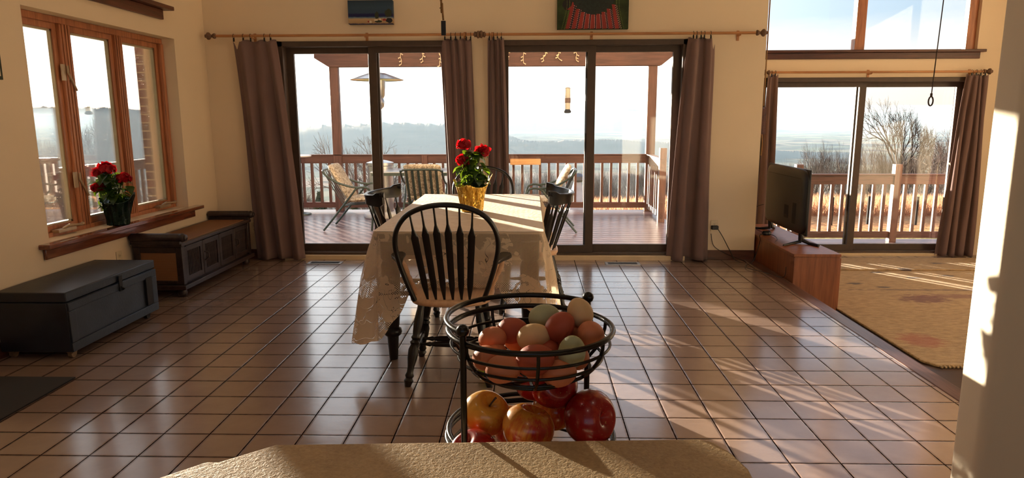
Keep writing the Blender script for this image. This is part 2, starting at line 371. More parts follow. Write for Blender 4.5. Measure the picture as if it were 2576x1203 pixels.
        if solid:
            md = o.modifiers.new('solid', 'SOLIDIFY'); md.thickness = solid; md.offset = 0
        if subsurf:
            md = o.modifiers.new('sub', 'SUBSURF'); md.levels = subsurf; md.render_levels = subsurf
        return o
def boxes(*bs):
    m = MB()
    for b in bs: m.box(*b)
    return m
def thing(name, label, cat, loc=(0, 0, 0), rz=0., group=None):
    o = bpy.data.objects.new(name, None); COL.objects.link(o); o.location = loc; o.rotation_euler = (0, 0, rz); o.empty_display_size = .1
    o['label'] = label; o['category'] = cat
    if group: o['group'] = group
    return o
def tag(o, label, cat, group=None, kind=None):
    o['label'] = label; o['category'] = cat
    if group: o['group'] = group
    if kind: o['kind'] = kind
    return o
def struct(o, label=None):
    o['kind'] = 'structure'; o['category'] = 'room shell'
    o['label'] = label or o.name
    return o
def sthing(name, label, loc=(0, 0, 0)):
    o = bpy.data.objects.new(name, None); COL.objects.link(o); o.location = loc; o['kind'] = 'structure'; o['label'] = label; o['category'] = name.split('_')[0]
    return o
def copy_tree(o, loc=None, rz=None, label=None, group=None, parent=None, scale=None):
    c = o.copy(); COL.objects.link(c); c.parent = parent
    for ch in o.children: copy_tree(ch, parent=c)
    if loc is not None: c.location = loc
    if rz is not None: c.rotation_euler = (0, 0, rz)
    if scale is not None: c.scale = scale
    if label: c['label'] = label
    if group: c['group'] = group
    return c

# ------------------------------------------------------------------ room shell
WY = 6.63      # far wall face
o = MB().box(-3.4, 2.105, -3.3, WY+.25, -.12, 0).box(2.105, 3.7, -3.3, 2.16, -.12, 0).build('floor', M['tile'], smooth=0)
struct(o, 'square terracotta tile floor of the dining area')
o = MB().box(2.2, 6.1, 2.2, 8.5, -.4, -.25).build('floor_sunken', M['floorwood'], smooth=0); struct(o, 'dark hardwood floor of the sunken living area')
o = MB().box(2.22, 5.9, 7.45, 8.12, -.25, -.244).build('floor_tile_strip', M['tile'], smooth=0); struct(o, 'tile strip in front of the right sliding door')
o = MB().box(2.105, 2.21, 2.2, WY, -.03, .004).box(2.17, 2.2, 2.2, WY, -.25, -.03).build('trim_1', M['nose'], bevel=.006); struct(o, 'dark wood nosing along the step down')
# far wall with two door openings
D1 = (-2.42, -.60); D2 = (-.34, 1.485); ZB, ZT = .03, 2.105
w = MB()
for a, b_ in ((-3.4, D1[0]), (D1[1], D2[0]), (D2[1], 2.2)): w.box(a, b_, WY, WY+.2, -.1, ZT)
w.box(-3.4, 2.2, WY, WY+.2, ZT, 4.2)
w.box(2.0, 2.2, WY+.2, 8.1, -.4, 4.2)
struct(w.build('wall_far', M['wall'], smooth=0), 'cream wall holding the two middle sliding doors')
D3 = (2.60, 5.06); Y3 = 8.1; Z3B, Z3T = -.23, 1.83
w = MB().box(2.0, D3[0], Y3, Y3+.2, -.4, Z3T).box(D3[1], 6.1, Y3, Y3+.2, -.4, Z3T).box(2.0, 6.1, Y3, Y3+.2, Z3T, 2.12)
w.box(2.0, 2.45, Y3, Y3+.2, 2.12, 3.6).box(5.06, 6.1, Y3, Y3+.2, 2.12, 3.6).box(2.0, 6.1, Y3, Y3+.2, 3.6, 4.2)
struct(w.build('wall_living_far', M['wall'], smooth=0), 'cream wall of the living area around the right sliding door')
# left wall with window opening and upper window
LX = -3.11; W1 = (4.24, 6.055, .60, 2.07); WU = (4.3, 5.78, 2.33, 3.3)
w = MB()
w.box(LX-.28, LX, -3.3, W1[0], -.1, 4.2).box(LX-.28, LX, W1[0], W1[1], -.1, W1[2]).box(LX-.28, LX, W1[0], W1[1], W1[3], WU[2])
w.box(LX-.28, LX, W1[1], WY, -.1, 4.2)
w.box(LX-.28, LX, WU[1], W1[1], WU[2], 4.2).box(LX-.28, LX, W1[0], WU[0], WU[2], 4.2).box(LX-.28, LX, WU[0], WU[1], WU[3], 4.2)
struct(w.build('wall_left', M['wall'], smooth=0), 'cream wall holding the wooden casement window')
# back wall with opening for the added fill window, right walls
w = MB().box(-3.4, -1.9, -3.5, -3.3, -.1, 4.2).box(2.1, 3.9, -3.5, -3.3, -.1, 4.2).box(-1.9, 2.1, -3.5, -3.3, -.1, .95).box(-1.9, 2.1, -3.5, -3.3, 2.4, 4.2)
struct(w.build('wall_back', M['wall'], smooth=0), 'kitchen wall behind the camera')
w = MB().box(3.7, 3.9, -3.3, 2.3, -.1, 4.2); struct(w.build('wall_kitchen_right', M['wall'], smooth=0), 'kitchen side wall')
w = MB().box(5.9, 6.1, 2.2, 8.1, -.4, 4.2); struct(w.build('wall_right', M['wall'], smooth=0), 'living area side wall')
# stub wall with rounded end (the pillar on the right)
def pillar():
    out = []; x0, y0, y1, r = 1.5, 2.155, 2.30, .028
    for k in range(7): a = PI+PI/2*k/6; out.append((x0+r+r*math.cos(a), y0+r+r*math.sin(a)))
    out += [(3.9, y0), (3.9, y1)]
    for k in range(7): a = PI/2+PI/2*k/6; out.append((x0+r+r*math.cos(a), y1-r+r*math.sin(a)))
    return MB().prism(out, -.4, 4.2)
struct(pillar().build('wall_stub', M['column'], smooth=50), 'end of the cream stub wall on the right')
o = MB().box(-3.4, 6.1, -3.5, 8.3, 4.2, 4.35).build('ceiling', M['ceil'], smooth=0); struct(o, 'high ceiling')
# baseboards
o = boxes((-2.9+.0, D1[0]-.0, WY-.018, WY, 0, .095), (-3.11, -2.9, WY-.018, WY, 0, .095)).build('baseboard_far', M['trim'], bevel=.003); struct(o)
o = boxes((D2[1]+.02, 2.2, WY-.018, WY, 0, .095)).build('baseboard_right', M['trim'], bevel=.003); struct(o)
o = boxes((D1[1]+.02, D2[0]-.02, WY-.018, WY, 0, .095)).build('baseboard_middle', M['trim'], bevel=.003); struct(o)
o = boxes((LX, LX+.018, 1.0, WY, 0, .095)).build('baseboard_left', M['trimy'], bevel=.003); struct(o)

# ------------------------------------------------------------------ sliding doors
def sliding_door(name, label, x0, x1, z0, z1, Y, first_left=True, glassm=None):
    t = sthing(name, label, (0, 0, 0)); xm = (x0+x1)/2; fr = M['doorframe']; g = glassm or M['glass']
    m = boxes((x0, x0+.06, Y-.02, Y+.16, z0, z1), (x1-.06, x1, Y-.02, Y+.16, z0, z1), (x0, x1, Y-.02, Y+.16, z1-.05, z1), (x0, x1, Y-.01, Y+.16, z0, z0+.035))
    m.build('frame', fr, t, bevel=.004)
    MB().box(x0-.03, x1+.03, Y-.055, Y+.0, z0-.035, z0+.012).build('threshold', M['threshold'], t, bevel=.005)
    for i, (a, b_) in enumerate(((x0+.05, xm+.045), (xm-.045, x1-.05))):
        y = Y+.03 if (i == 0) == first_left else Y+.085
        s = boxes((a, a+.075, y, y+.04, z0+.03, z1-.045), (b_-.075, b_, y, y+.04, z0+.03, z1-.045), (a+.075, b_-.075, y, y+.04, z0+.03, z0+.105), (a+.075, b_-.075, y, y+.04, z1-.105, z1-.045))
        p = s.build('sash', fr, t, bevel=.003)
        MB().box(a+.07, b_-.07, y+.017, y+.022, z0+.1, z1-.1).build('pane', g, p, smooth=0)
    h = xm
    return t
sliding_door('door_1', 'left bronze framed sliding glass door to the deck', D1[0], D1[1], ZB, ZT, WY+.0, False)
sliding_door('door_2', 'middle bronze framed sliding glass door beside the wall sockets', D2[0], D2[1], ZB, ZT, WY+.0, True)
d3 = sliding_door('door_3', 'right bronze framed sliding glass door of the living area', D3[0], D3[1], Z3B, Z3T, Y3, True)
MB().tube([(4.90, Y3+.01, .55), (4.90, Y3-.03, .58), (4.90, Y3-.03, .82), (4.90, Y3+.01, .85)], .012, 8).build('pull_handle', M['handle'], d3)
# upper right window
t = sthing('window_2', 'tall window above the right sliding door')
boxes((2.45, 2.53, Y3+.03, Y3+.13, 2.12, 3.6), (3.70, 3.81, Y3+.03, Y3+.13, 2.12, 3.6), (4.96, 5.06, Y3+.05, Y3+.13, 2.12, 3.6), (2.45, 5.06, Y3+.03, Y3+.13, 3.5, 3.6), (2.45, 5.06, Y3+.05, Y3+.13, 2.11, 2.14)).build('frame', M['winwood'], t, bevel=.004)
for a, b_ in ((2.53, 3.70), (3.81, 4.96)):
    MB().box(a, b_, Y3+.085, Y3+.09, 2.14, 3.5).build('pane', M['glass'], t, smooth=0)
boxes((2.3, 5.14, Y3-.05, Y3+.06, 2.105, 2.135), (2.3, 5.09, Y3-.022, Y3, 2.035, 2.105)).build('sill', M['trim'], t, bevel=.004)
# left casement window
t = sthing('window_1', 'triple wooden casement window over the blue chest')
gx = LX-.11
m = MB(); m.box(gx-.065, gx, W1[0], W1[1], W1[3]-.045, W1[3]); m.box(gx-.065, gx, W1[0], W1[1], W1[2]-.02, W1[2]+.03)
for a, b_ in ((4.24, 4.30), (4.73, 4.84), (5.36, 5.45), (6.0, 6.055)):
    m.box(gx-.065, gx+.003, a, b_, W1[2]+.03, W1[3]-.045)
    for q_ in (.25, .55, .8): m.box(gx+.003, gx+.010, a+(b_-a)*q_-.009, a+(b_-a)*q_+.009, W1[2]+.03, W1[3]-.045)
m.build('frame', M['winwood'], t, bevel=.005)
for i, (a, b_) in enumerate(((4.30, 4.73), (4.84, 5.36), (5.45, 6.0))):
    z0, z1 = W1[2]+.03, W1[3]-.045; q = .042
    q0 = .028; s = boxes((gx-.06, gx-.02, a, a+q0, z0, z1), (gx-.06, gx-.02, b_-q, b_, z0, z1), (gx-.06, gx-.02, a+q0, b_-q, z0, z0+q), (gx-.06, gx-.02, a+q0, b_-q, z1-q, z1))
    sash = s.build('sash', M['winwood'], t, bevel=.004)
    e = .012
    boxes((gx-.052, gx-.03, a+q0, a+q0+e, z0+q, z1-q), (gx-.052, gx-.03, b_-q-e, b_-q, z0+q, z1-q), (gx-.052, gx-.03, a+q0, b_-q, z0+q, z0+q+e), (gx-.052, gx-.03, a+q0, b_-q, z1-q-e, z1-q)).build('glazing_bead', M['alu'], sash)
    MB().box(gx-.048, gx-.043, a+q0+e*.5, b_-q-e*.5, z0+q+e*.5, z1-q-e*.5).build('pane', M['dirtyglass'], sash, smooth=0)
    if i in (0, 2):
        yc = b_-.2; zz = W1[2]+.01
        c = MB().box(gx-.01, gx+.04, yc-.09, yc+.09, zz+.015, zz+.035).tube([(gx+.02, yc-.02, zz+.035), (gx+.05, yc+.0, zz+.055), (gx+.065, yc+.06, zz+.05), (gx+.06, yc+.12, zz+.045)], [.009, .01, .008, .011], 8)
        c.sphere((gx+.06, yc+.13, zz+.048), .013, 8, 6); c.build('crank_handle', M['handle'], t)
for z in (1.70, .96):
    c = MB().box(gx-.002, gx+.006, 4.705, 4.745, z-.055, z+.055).box(gx-.002, gx+.005, 4.765, 4.8, z-.05, z+.05).tube([(gx+.012, 4.755, z+.045), (gx+.014, 4.752, z-.0), (gx+.02, 4.785, z-.06), (gx+.024, 4.815, z-.12)], [.007, .008, .007, .006], 6)
    c.build('latch', M['handle'], t)
# stool + apron
boxes((gx-.0, LX+.075, 4.14, 6.20, .565, .597), (LX, LX+.022, 4.17, 6.13, .495, .565)).build('sill', M['sillwood'], t, bevel=.006)
t = sthing('window_3', 'upper left window above the casement')
boxes((gx-.09, gx, WU[0], WU[0]+.06, WU[2], WU[3]), (gx-.09, gx, WU[1]-.06, WU[1], WU[2], WU[3]), (gx-.09, gx, 5.02, 5.10, WU[2], WU[3]), (gx-.09, gx, WU[0], WU[1], WU[3]-.06, WU[3]), (gx-.09, gx, WU[0], WU[1], WU[2], WU[2]+.05)).build('frame', M['winwood'], t, bevel=.004)
MB().box(gx-.05, gx-.045, WU[0]+.06, WU[1]-.06, WU[2]+.05, WU[3]-.06).build('pane', M['glass'], t, smooth=0)
boxes((gx, LX+.09, WU[0]-.15, 5.93, 2.285, 2.318), (LX, LX+.03, WU[0]-.15, 5.86, 2.205, 2.285)).build('sill', M['trimy'], t, bevel=.005)
t = sthing('window_4', 'added unseen window behind the camera, letting in fill light')  # added out of view so sky light fills the room
boxes((-1.9, 2.1, -3.42, -3.34, .95, 1.02), (-1.9, 2.1, -3.42, -3.34, 2.33, 2.4), (-1.9, -1.82, -3.42, -3.34, .95, 2.4), (2.02, 2.1, -3.42, -3.34, .95, 2.4), (.06, .14, -3.42, -3.34, .95, 2.4)).build('frame', M['white'], t)
for a, b_ in ((-1.82, .06), (.14, 2.02)): MB().box(a, b_, -3.385, -3.38, 1.02, 2.33).build('pane', M['glass'], t, smooth=0)

# ------------------------------------------------------------------ curtains and rods
def rod(name, label, x0, x1, z, y, brackets, zslope=0., endl=True, endr=True, r=.0125):
    t = thing(name, label, 'curtain rod', (0, 0, 0), 0)
    MB().tube([(x0, y, z), ((x0+x1)/2-.01, y, z-.001), (x1, y, z)], r, 12).build('rod', M['rodwood'], t)
    prof = [(0, .013), (.1, .02), (.14, .034), (.2, .036), (.3, .03), (.42, .014), (.5, .026), (.62, .046), (.74, .048), (.8, .036), (.9, .02), (.96, .022), (1., .006)]
    if endl: MB().turned((x0+.01, y, z), (x0-.105, y, z), [(a, b_*.72) for a, b_ in prof], 14).build('finial', M['finial'], t)
    if endr: MB().turned((x1-.01, y, z), (x1+.105, y, z), [(a, b_*.72) for a, b_ in prof], 14).build('finial', M['finial'], t)
    for x, yw in brackets:
        MB().box(x-.012, x+.012, yw-.008, yw, z-.06, z+.03).tube([(x, yw, z-.02), (x, y, z-.018)], .006, 6).tube([(x, y-.018, z-.002), (x, y-.012, z-.014), (x, y, z-.019), (x, y+.014, z-.012), (x, y+.018, z)], .005, 6).build('bracket', M['rodwood'], t)
    return t
RY = WY-.09
rod('curtain_rod', 'long wooden curtain rod over the left sliding door, nearest the left wall', -2.96, -.53, 2.150, RY, [(-2.62, WY), (-1.55, WY), (-.62, WY)])
rod('curtain_rod', 'wooden curtain rod over the middle sliding door, below the dotted painting', -.42, 2.07, 2.148, RY, [(-.36, WY), (.57, WY), (1.93, WY)])
rod('curtain_rod', 'wooden curtain rod over the right sliding door in the living area', 2.72, 5.1, 1.885, Y3-.09, [(3.86, Y3), (5.0, Y3)])
def curtain(label, xt, xb, z0, z1, y, folds, amp, rings, topdip=None, seed=1, flare=0., taper=.35, mat=None):
    rr = random.Random(seed); t = thing('curtain', label, 'curtain', (xt[0], y, z0))
    ph = [rr.uniform(0, 6.28) for _ in range(4)]; n = folds*14
    def fn(u, v):
        z = z0+(z1-z0)*v; k = 1-v; sm = k**.8
        x0 = xt[0]+(xb[0]-xt[0])*sm; x1 = xt[1]+(xb[1]-xt[1])*sm
        a = amp*(taper+(1-taper)*math.sin(min(1, k*1.4)*PI/2))
        uu = u+.018*math.sin(ph[0]+u*11+v*2.2)+.01*math.sin(ph[1]+v*5+u*5)
        ff = 2*PI*folds*uu
        w = math.sin(ff+ph[2]*.2); w = math.copysign(abs(w)**.75, w)
        yy = y+a*w+.012*math.sin(ph[3]+v*6+u*9)
        x = x0+(x1-x0)*u+a*.45*math.sin(2*ff)*.5
        zz = z
        if topdip and v > .9:
            s = (v-.9)/.1; du, dd = topdip
            e = max(0, 1-abs(u-du)/.09); zz -= s*dd*e
        if v > .95: zz -= .02*(v-.95)/.05*math.sin(ff*.5)**2
        zz += .006*math.sin(ff*.5+ph[1])*(1-v)
        return (x, yy, zz)
    m = MB().grid(fn, n, 46); o = m.build('panel', mat or M['curtain'], t, smooth=80, solid=.003)
    o.parent = None; o.location = (0, 0, 0)
    o.data.transform(Matrix.Translation((-xt[0], -y, -z0))); o.parent = t
    for i, (rx, rz) in enumerate(rings):
        mm = MB(); c = Vector((rx-xt[0], RINGDY, rz-z0)); 
        mm.tube([c+Vector((.004*math.sin(3*i), math.cos(a)*.019, math.sin(a)*.019)) for a in [2*PI*k/14 for k in range(14)]], .0022, 6, closed=True)
        mm.box(c.x-.006, c.x+.006, c.y-.006, c.y+.006, c.z-.05, c.z-.018)
        mm.build('ring_clip', M['blackmetal'], t)
    return t
RINGDY = 0.
cy = RY
curtain('mauve curtain left of the left sliding door, dipping at its clipped corner', (-2.80, -2.395), (-2.72, -2.24), .015, 2.115, cy, 3, .038, [(-2.79, 2.148), (-2.70, 2.148), (-2.63, 2.148), (-2.50, 2.148), (-2.44, 2.148)], (.08, .09), 3)
curtain('mauve curtain right of the left sliding door, behind the table plant', (-.85, -.555), (-.78, -.50), .015, 2.115, cy, 4, .028, [(-.80, 2.148), (-.745, 2.148), (-.70, 2.148), (-.655, 2.148), (-.60, 2.148), (-.56, 2.148)], (.02, .13), 5, taper=.7)
curtain('narrow mauve curtain left of the middle sliding door', (-.395, -.255), (-.42, -.19), .015, 2.115, cy, 3, .028, [(-.385, 2.147), (-.345, 2.147), (-.31, 2.147), (-.275, 2.147)], None, 8, taper=.8)
curtain('mauve curtain right of the middle sliding door, beside the plugged-in adapter', (1.46, 1.70), (1.33, 1.73), .012, 2.115, cy, 2, .05, [(1.50, 2.147), (1.53, 2.147), (1.57, 2.147), (1.60, 2.147), (1.66, 2.147)], (.96, .12), 11)
curtain('thin mauve curtain left of the right sliding door, behind the television', (2.70, 2.82), (2.66, 2.86), -.23, 1.865, Y3-.09, 2, .03, [(2.74, 1.885), (2.78, 1.885)], None, 13)
curtain('dark mauve curtain right of the right sliding door, at the pillar', (4.93, 5.16), (4.80, 5.22), -.235, 1.86, Y3-.10, 4, .04, [(4.97, 1.885), (5.02, 1.885), (5.07, 1.885), (5.12, 1.885)], (.7, .04), 17)
# small folded corner clipped to the rod
def cat_rom(ps, k=6):
    ps = [Vector(p) for p in ps]; out = []
    for i in range(len(ps)-1):
        p0 = ps[max(i-1, 0)]; p1 = ps[i]; p2 = ps[i+1]; p3 = ps[min(i+2, len(ps)-1)]
        for j in range(k):
            t = j/k; out.append(.5*((2*p1)+(p2-p0)*t+(2*p0-5*p1+4*p2-p3)*t*t+(3*p1-p0-3*p2+p3)*t**3))
    return out+[ps[-1]]
def slat(m, a, b, wp, th, side):     # flat shaped spindle, wp: (t, halfwidth, halfthick or None)
    a, b = Vector(a), Vector(b); d = (b-a).normalized(); x = (Vector(side)-d*Vector(side).dot(d)).normalized(); n = d.cross(x)
    vs = []; 
    for t, w in wp:
        c = a.lerp(b, t); h = min(th, max(w, .004))
        vs += [c-x*w-n*h*.35, c-x*w*.55-n*h, c+x*w*.55-n*h, c+x*w-n*h*.35, c+x*w+n*h*.35, c+x*w*.55+n*h, c-x*w*.55+n*h, c-x*w+n*h*.35]
    fs = [tuple(range(8)), tuple(range(len(vs)-1, len(vs)-9, -1))]
    for i in range(len(wp)-1):
        for k in range(8): fs.append((i*8+k, (i+1)*8+k, (i+1)*8+(k+1) % 8, i*8+(k+1) % 8))
    m.add(vs, fs); return m
ARROW = [(0, .0055), (.03, .0065), (.12, .0130), (.18, .0158), (.45, .0172), (.66, .0182), (.73, .0188), (.77, .013), (.82, .0062), (.9, .005), (1, .005)]
LEG = [(0, .016), (.04, .020), (.07, .026), (.1, .018), (.13, .024), (.17, .017), (.24, .018), (.34, .026), (.44, .028), (.5, .020), (.53, .027), (.56, .017), (.59, .025), (.62, .018), (.66, .021), (.8, .024), (.9, .020), (.94, .018), (1, .018)]
STR = [(0, .008), (.12, .009), (.18, .014), (.2, .009), (.26, .015), (.5, .018), (.74, .015), (.8, .009), (.82, .014), (.88, .009), (1, .008)]
def seat_mb(w=.225, d=.215, z0=.408, z1=.45, n=40):
    m = MB(); ring = []
    for k in range(n):
        a = 2*PI*k/n; c, s_ = math.cos(a), math.sin(a); e = .62
        x = w*math.copysign(abs(c)**e, c)*(1+.08*s_); y = d*math.copysign(abs(s_)**e, s_); ring.append((x, y))
    lay = [(.86, z0), (.97, z0+.008), (1., z0+.02), (1., z1-.01), (.975, z1-.002), (.93, z1), (.75, z1-.006), (.45, z1-.012), (.1, z1-.013)]
    vs = [(x*k, y*k, z) for k, z in lay for x, y in ring]; fs = [tuple(reversed(range(n)))]
    for i in range(len(lay)-1):
        for k in range(n): fs.append((i*n+k, i*n+(k+1) % n, (i+1)*n+(k+1) % n, (i+1)*n+k))
    fs.append(tuple((len(lay)-1)*n+k for k in range(n))); return m.add(vs, fs)
def base_parts(t, splay=1.):
    bot = {}
    for sx in (-1, 1):
        for sy in (-1, 1):
            a = Vector((sx*.215, -.255 if sy < 0 else .205, 0)); b_ = Vector((sx*.15, -.145 if sy < 0 else .145, .415)); bot[(sx, sy)] = (a, b_)
            MB().turned(a, b_, LEG, 14).build('leg', M['black'], t, smooth=50)
    L = lambda k, f: bot[k][0].lerp(bot[k][1], f)
    for sx in (-1, 1): MB().turned(L((sx, -1), .40), L((sx, 1), .40), STR, 10).build('stretcher', M['black'], t, smooth=50)
    for f in (.38, .62):
        a = L((-1, -1), .40).lerp(L((-1, 1), .40), f); b_ = L((1, -1), .40).lerp(L((1, 1), .40), f); MB().turned(a, b_, STR, 10).build('stretcher', M['black'], t, smooth=50)
def hoop_chair(loc, rz, label, arms=True):
    t = thing('windsor_armchair', label, 'chair', loc, rz, 'hoop back chairs at the table ends')
    seat_mb().build('seat', M['seat'], t, smooth=50); base_parts(t)
    half = [(-.18, .44), (-.212, .53), (-.247, .65), (-.262, .75), (-.245, .835), (-.19, .905), (-.10, .945), (0, .957)]
    ps = half+[(-x, z) for x, z in reversed(half[:-1])]; Y = lambda z: -.165-.20*(z-.44)
    hp = cat_rom([(x, Y(z), z) for x, z in ps], 6); m = MB(); m.tube(hp, .0165, 10, flat=.8); m.build('hoop', M['black'], t, smooth=60)
    for xb, xt in zip((-.11, -.067, -.023, .021, .066, .108), (-.178, -.118, -.056, .008, .072, .137)):
        zt = max((p.z for p in hp if abs(p.x-xt) < .02), default=.9)
        m = MB(); slat(m, (xb, -.168, .44), (xt, Y(zt)+.002, zt-.01), ARROW, .006, (1, 0, 0)); m.build('spindle', M['black'], t, smooth=50)
    if arms:
        for s in (-1, 1):
            out = [(.232, -.20), (.262, -.20), (.285, -.13), (.31, -.08), (.325, -.03), (.322, .015), (.30, .04), (.268, .035), (.252, .0), (.250, -.06), (.243, -.12)]
            if s < 0: out = [(-x, y) for x, y in reversed(out)]
            MB().prism(out, .640, .662).build('arm', M['black'], t, bevel=.007)
            MB().turned((s*.205, .02, .44), (s*.284, -.01, .643), [(0, .009), (.1, .013), (.3, .010), (.4, .015), (.46, .010), (.55, .016), (.75, .018), (.9, .010), (1, .009)], 10).build('arm_support', M['seat'], t, smooth=60)
            MB().turned((s*.185, -.08, .44), (s*.262, -.10, .643), [(0, .006), (.3, .008), (.5, .011), (.7, .007), (1, .006)], 8).build('arm_spindle', M['seat'], t, smooth=60)
    return t
hoop_chair((-.425, 3.60, 0), 0, 'black hoop backed Windsor chair with pale seat at the near end of the table')
hoop_chair((-.415, 5.72, 0), PI, 'black hoop backed Windsor chair at the far end of the table behind the plant')
def comb_chair(loc, rz, label):
    t = thing('comb_back_chair', label, 'chair', loc, rz, 'comb back chairs at the table sides')
    seat_mb(.215, .205).build('seat', M['seat'], t, smooth=50); base_parts(t)
    C = lambda u: Vector((.305*math.sin(u*1.18)/math.sin(1.18), -.303+.175*(1-math.cos(u*1.18))/(1-math.cos(1.18)), 0))
    # crest: curved board with rolled scroll ends
    n = 26; vs = []; fs = []
    for i in range(n+1):
        u = -1+2*i/n; c = C(u); tn = (C(min(1, u+.02))-C(max(-1, u-.02))).normalized(); nr = Vector((tn.y, -tn.x, 0))
        top = .862+.022*abs(u)**3+.012*math.cos(u*PI)*0+ (.012 if abs(u) > .8 else 0); bot_ = .795-.004*abs(u)
        if abs(u) > .94: bot_ += .02
        for q, z in ((.010, bot_), (.013, (top+bot_)/2), (.020, top-.006), (.014, top), (-.004, top), (-.010, top-.012), (-.010, bot_)):
            vs.append(c+nr*q+Vector((0, 0, z)))
    for i in range(n):
        for k in range(7): fs.append((i*7+k, (i+1)*7+k, (i+1)*7+(k+1) % 7, i*7+(k+1) % 7))
    fs.append(tuple(range(7))); fs.append(tuple(n*7+k for k in reversed(range(7))))
    m = MB().add(vs, fs)
    for u in (-1, 1):
        c = C(u*.97); m.tube([c+Vector((0, -.016, .872)), c+Vector((0, .014, .872))], .019, 12)
    m.build('crest_rail', M['black'], t, smooth=45)
    for i in range(8):
        u = -.88+1.76*i/7; b_ = C(u)*.66+Vector((0, .02, .44)); tp = C(u)+Vector((0, 0, .80)); tn = (C(u+.02)-C(u-.02))
        m = MB(); slat(m, b_, tp, [(a, w*(1.15 if i in (0, 7) else .82)) for a, w in ARROW], .006, tn); m.build('spindle', M['black'], t, smooth=50)
    return t
comb_chair((-.86, 4.82, 0), -PI/2, 'black comb backed chair tucked into the left side of the table')
comb_chair((-.005, 4.90, 0), PI/2, 'black comb backed chair tucked into the right side of the table')

# ------------------------------------------------------------------ table and cloth
TX0, TX1, TY0, TY1, TZ = -.87, .072, 3.675, 5.555, .765
t = thing('dining_table', 'long dining table on black turned legs under the lace cloth', 'table', (-.4, 4.6, 0))
boxes((-.465, .467, -.92, .95, -.05+.745+.02, .75)).build('tabletop', M['black'], t, bevel=.004)
boxes((-.40, .40, -.86, -.838, .62, .715), (-.40, .40, .868, .89, .62, .715), (-.40, -.378, -.86, .89, .62, .715), (.378, .40, -.86, .89, .62, .715)).build('apron', M['black'], t)
TL = [(0, .024), (.02, .026), (.2, .034), (.21, .046), (.235, .054), (.26, .050), (.275, .036), (.3, .040), (.5, .050), (.8, .054), (.84, .045), (.86, .055), (1., .055)]
for x in (-.395, .395):
    for y in (-.84, .87): MB().turned((x, y, 0), (x, y, .70), TL, 16).build('leg', M['black'], t, smooth=50)
def cloth():
    rc = .03; cor = [(TX0, TY0), (TX1, TY0), (TX1, TY1), (TX0, TY1)]
    path = []   # (pos, normal)
    segs = [((TX0+rc, TY0), (TX1-rc, TY0), (0, -1)), ((TX1, TY0+rc), (TX1, TY1-rc), (1, 0)), ((TX1-rc, TY1), (TX0+rc, TY1), (0, 1)), ((TX0, TY1-rc), (TX0, TY0+rc), (-1, 0))]
    cc = [(TX1-rc, TY0+rc), (TX1-rc, TY1-rc), (TX0+rc, TY1-rc), (TX0+rc, TY0+rc)]
    for i, (a, b_, n) in enumerate(segs):
        a, b_ = Vector(a), Vector(b_); L = (b_-a).length; k = int(L/.012)
        for j in range(k): path.append((a.lerp(b_, j/k), Vector(n)))
        a0 = math.atan2(n[1], n[0])
        for j in range(12):
            an = a0+PI/2*j/12; d = Vector((math.cos(an), math.sin(an))); path.append((Vector(cc[i])+d*rc, d))
    path.append(path[0])
    m = MB(); m.uv = []; s = 0; cs = [Vector(c) for c in cor]; drops = []
    NV = 34; prev = None
    for p, n in path:
        if prev is not None: s += max((p-prev).length, .0) + (.02 if abs(n.x*n.y) > .01 else 0)
        prev = p
        dc = [(p-c).length for c in cs]; near = min(range(4), key=lambda i: dc[i]); d = dc[near]
        cd = (.60, .44, .5, .55)[near]; base = .385
        # keep the hem above chair seats
        if abs(p.y-TY0) < .05 and -.68 < p.x < -.17: base = .302
        if abs(p.y-TY1) < .05 and -.68 < p.x < -.16: base = .29
        if abs(p.x-TX0) < .05 and 4.57 < p.y < 5.07: base = .30
        if abs(p.x-TX1) < .05 and 4.65 < p.y < 5.15: base = .30
        drops.append([s, p, n, d, near, base, cd])
    # smooth base
    bs = [x[5] for x in drops]
    for _ in range(6): bs = [min(bs[i], (bs[i-1]+bs[i]+bs[(i+1) % len(bs)])/3+.0) if drops[i][5] < .31 else (bs[i-1]+bs[i]+bs[(i+1) % len(bs)])/3 for i in range(len(bs))]
    for (s, p, n, d, near, _, cd), base in zip(drops, bs):
        w = math.exp(-(d/.13)**2); L = base+(cd-base)*w+.012*abs(math.sin(s*PI/.075))
        for j in range(NV):
            q = j/(NV-1)*L
            off = .004+.012*min(1, q/.1)+.035*q+w*.16*q**1.1*(1+.0*q)+(.010+.018*w)*math.sin(s*21+near)*min(1, q/.25)*(.35+w*1.2)
            if L < .34: off = min(off, .03)
            r = min(1, q/.012); z = TZ-q if q > .012 else TZ-q*.6
            if q < .004: off = .0
            x, y = p.x+n.x*off, p.y+n.y*off
            m.v.append(Vector((x, y, z))); m.uv.append((s, q))
    N = len(drops)
    for i in range(N-1):
        for j in range(NV-1): a = i*NV+j; m.f.append([a, a+NV, a+NV+1, a+1])
    m.uv2 = m.uv
    t = thing('tablecloth', 'ivory lace tablecloth draped over the long dining table', 'tablecloth', (-.4, 4.6, TZ))
    m.v = [v-Vector((-.4, 4.6, TZ)) for v in m.v]
    m.build('lace_skirt', M['lace'], t, smooth=80, uvs=m.uv)
    g = MB(); g.uv = []
    for i in range(90):
        for j in range(150):
            u, v = i/89, j/149; x = TX0+(TX1-TX0)*u; y = TY0+(TY1-TY0)*v
            z = TZ+.0015+.0012*mnoise.noise(Vector((x*7, y*5, 0)))+.0012*math.exp(-((y-4.25)/.012)**2)+.001*math.exp(-((x+.4)/.01)**2)
            g.v.append(Vector((x+.4, y-4.6, z-TZ))); g.uv.append((x, y))
    for i in range(89):
        for j in range(149): a = i*150+j; g.f.append([a, a+150, a+151, a+1])
    g.build('cloth_top', M['cloth'], t, smooth=80, uvs=g.uv)
cloth()

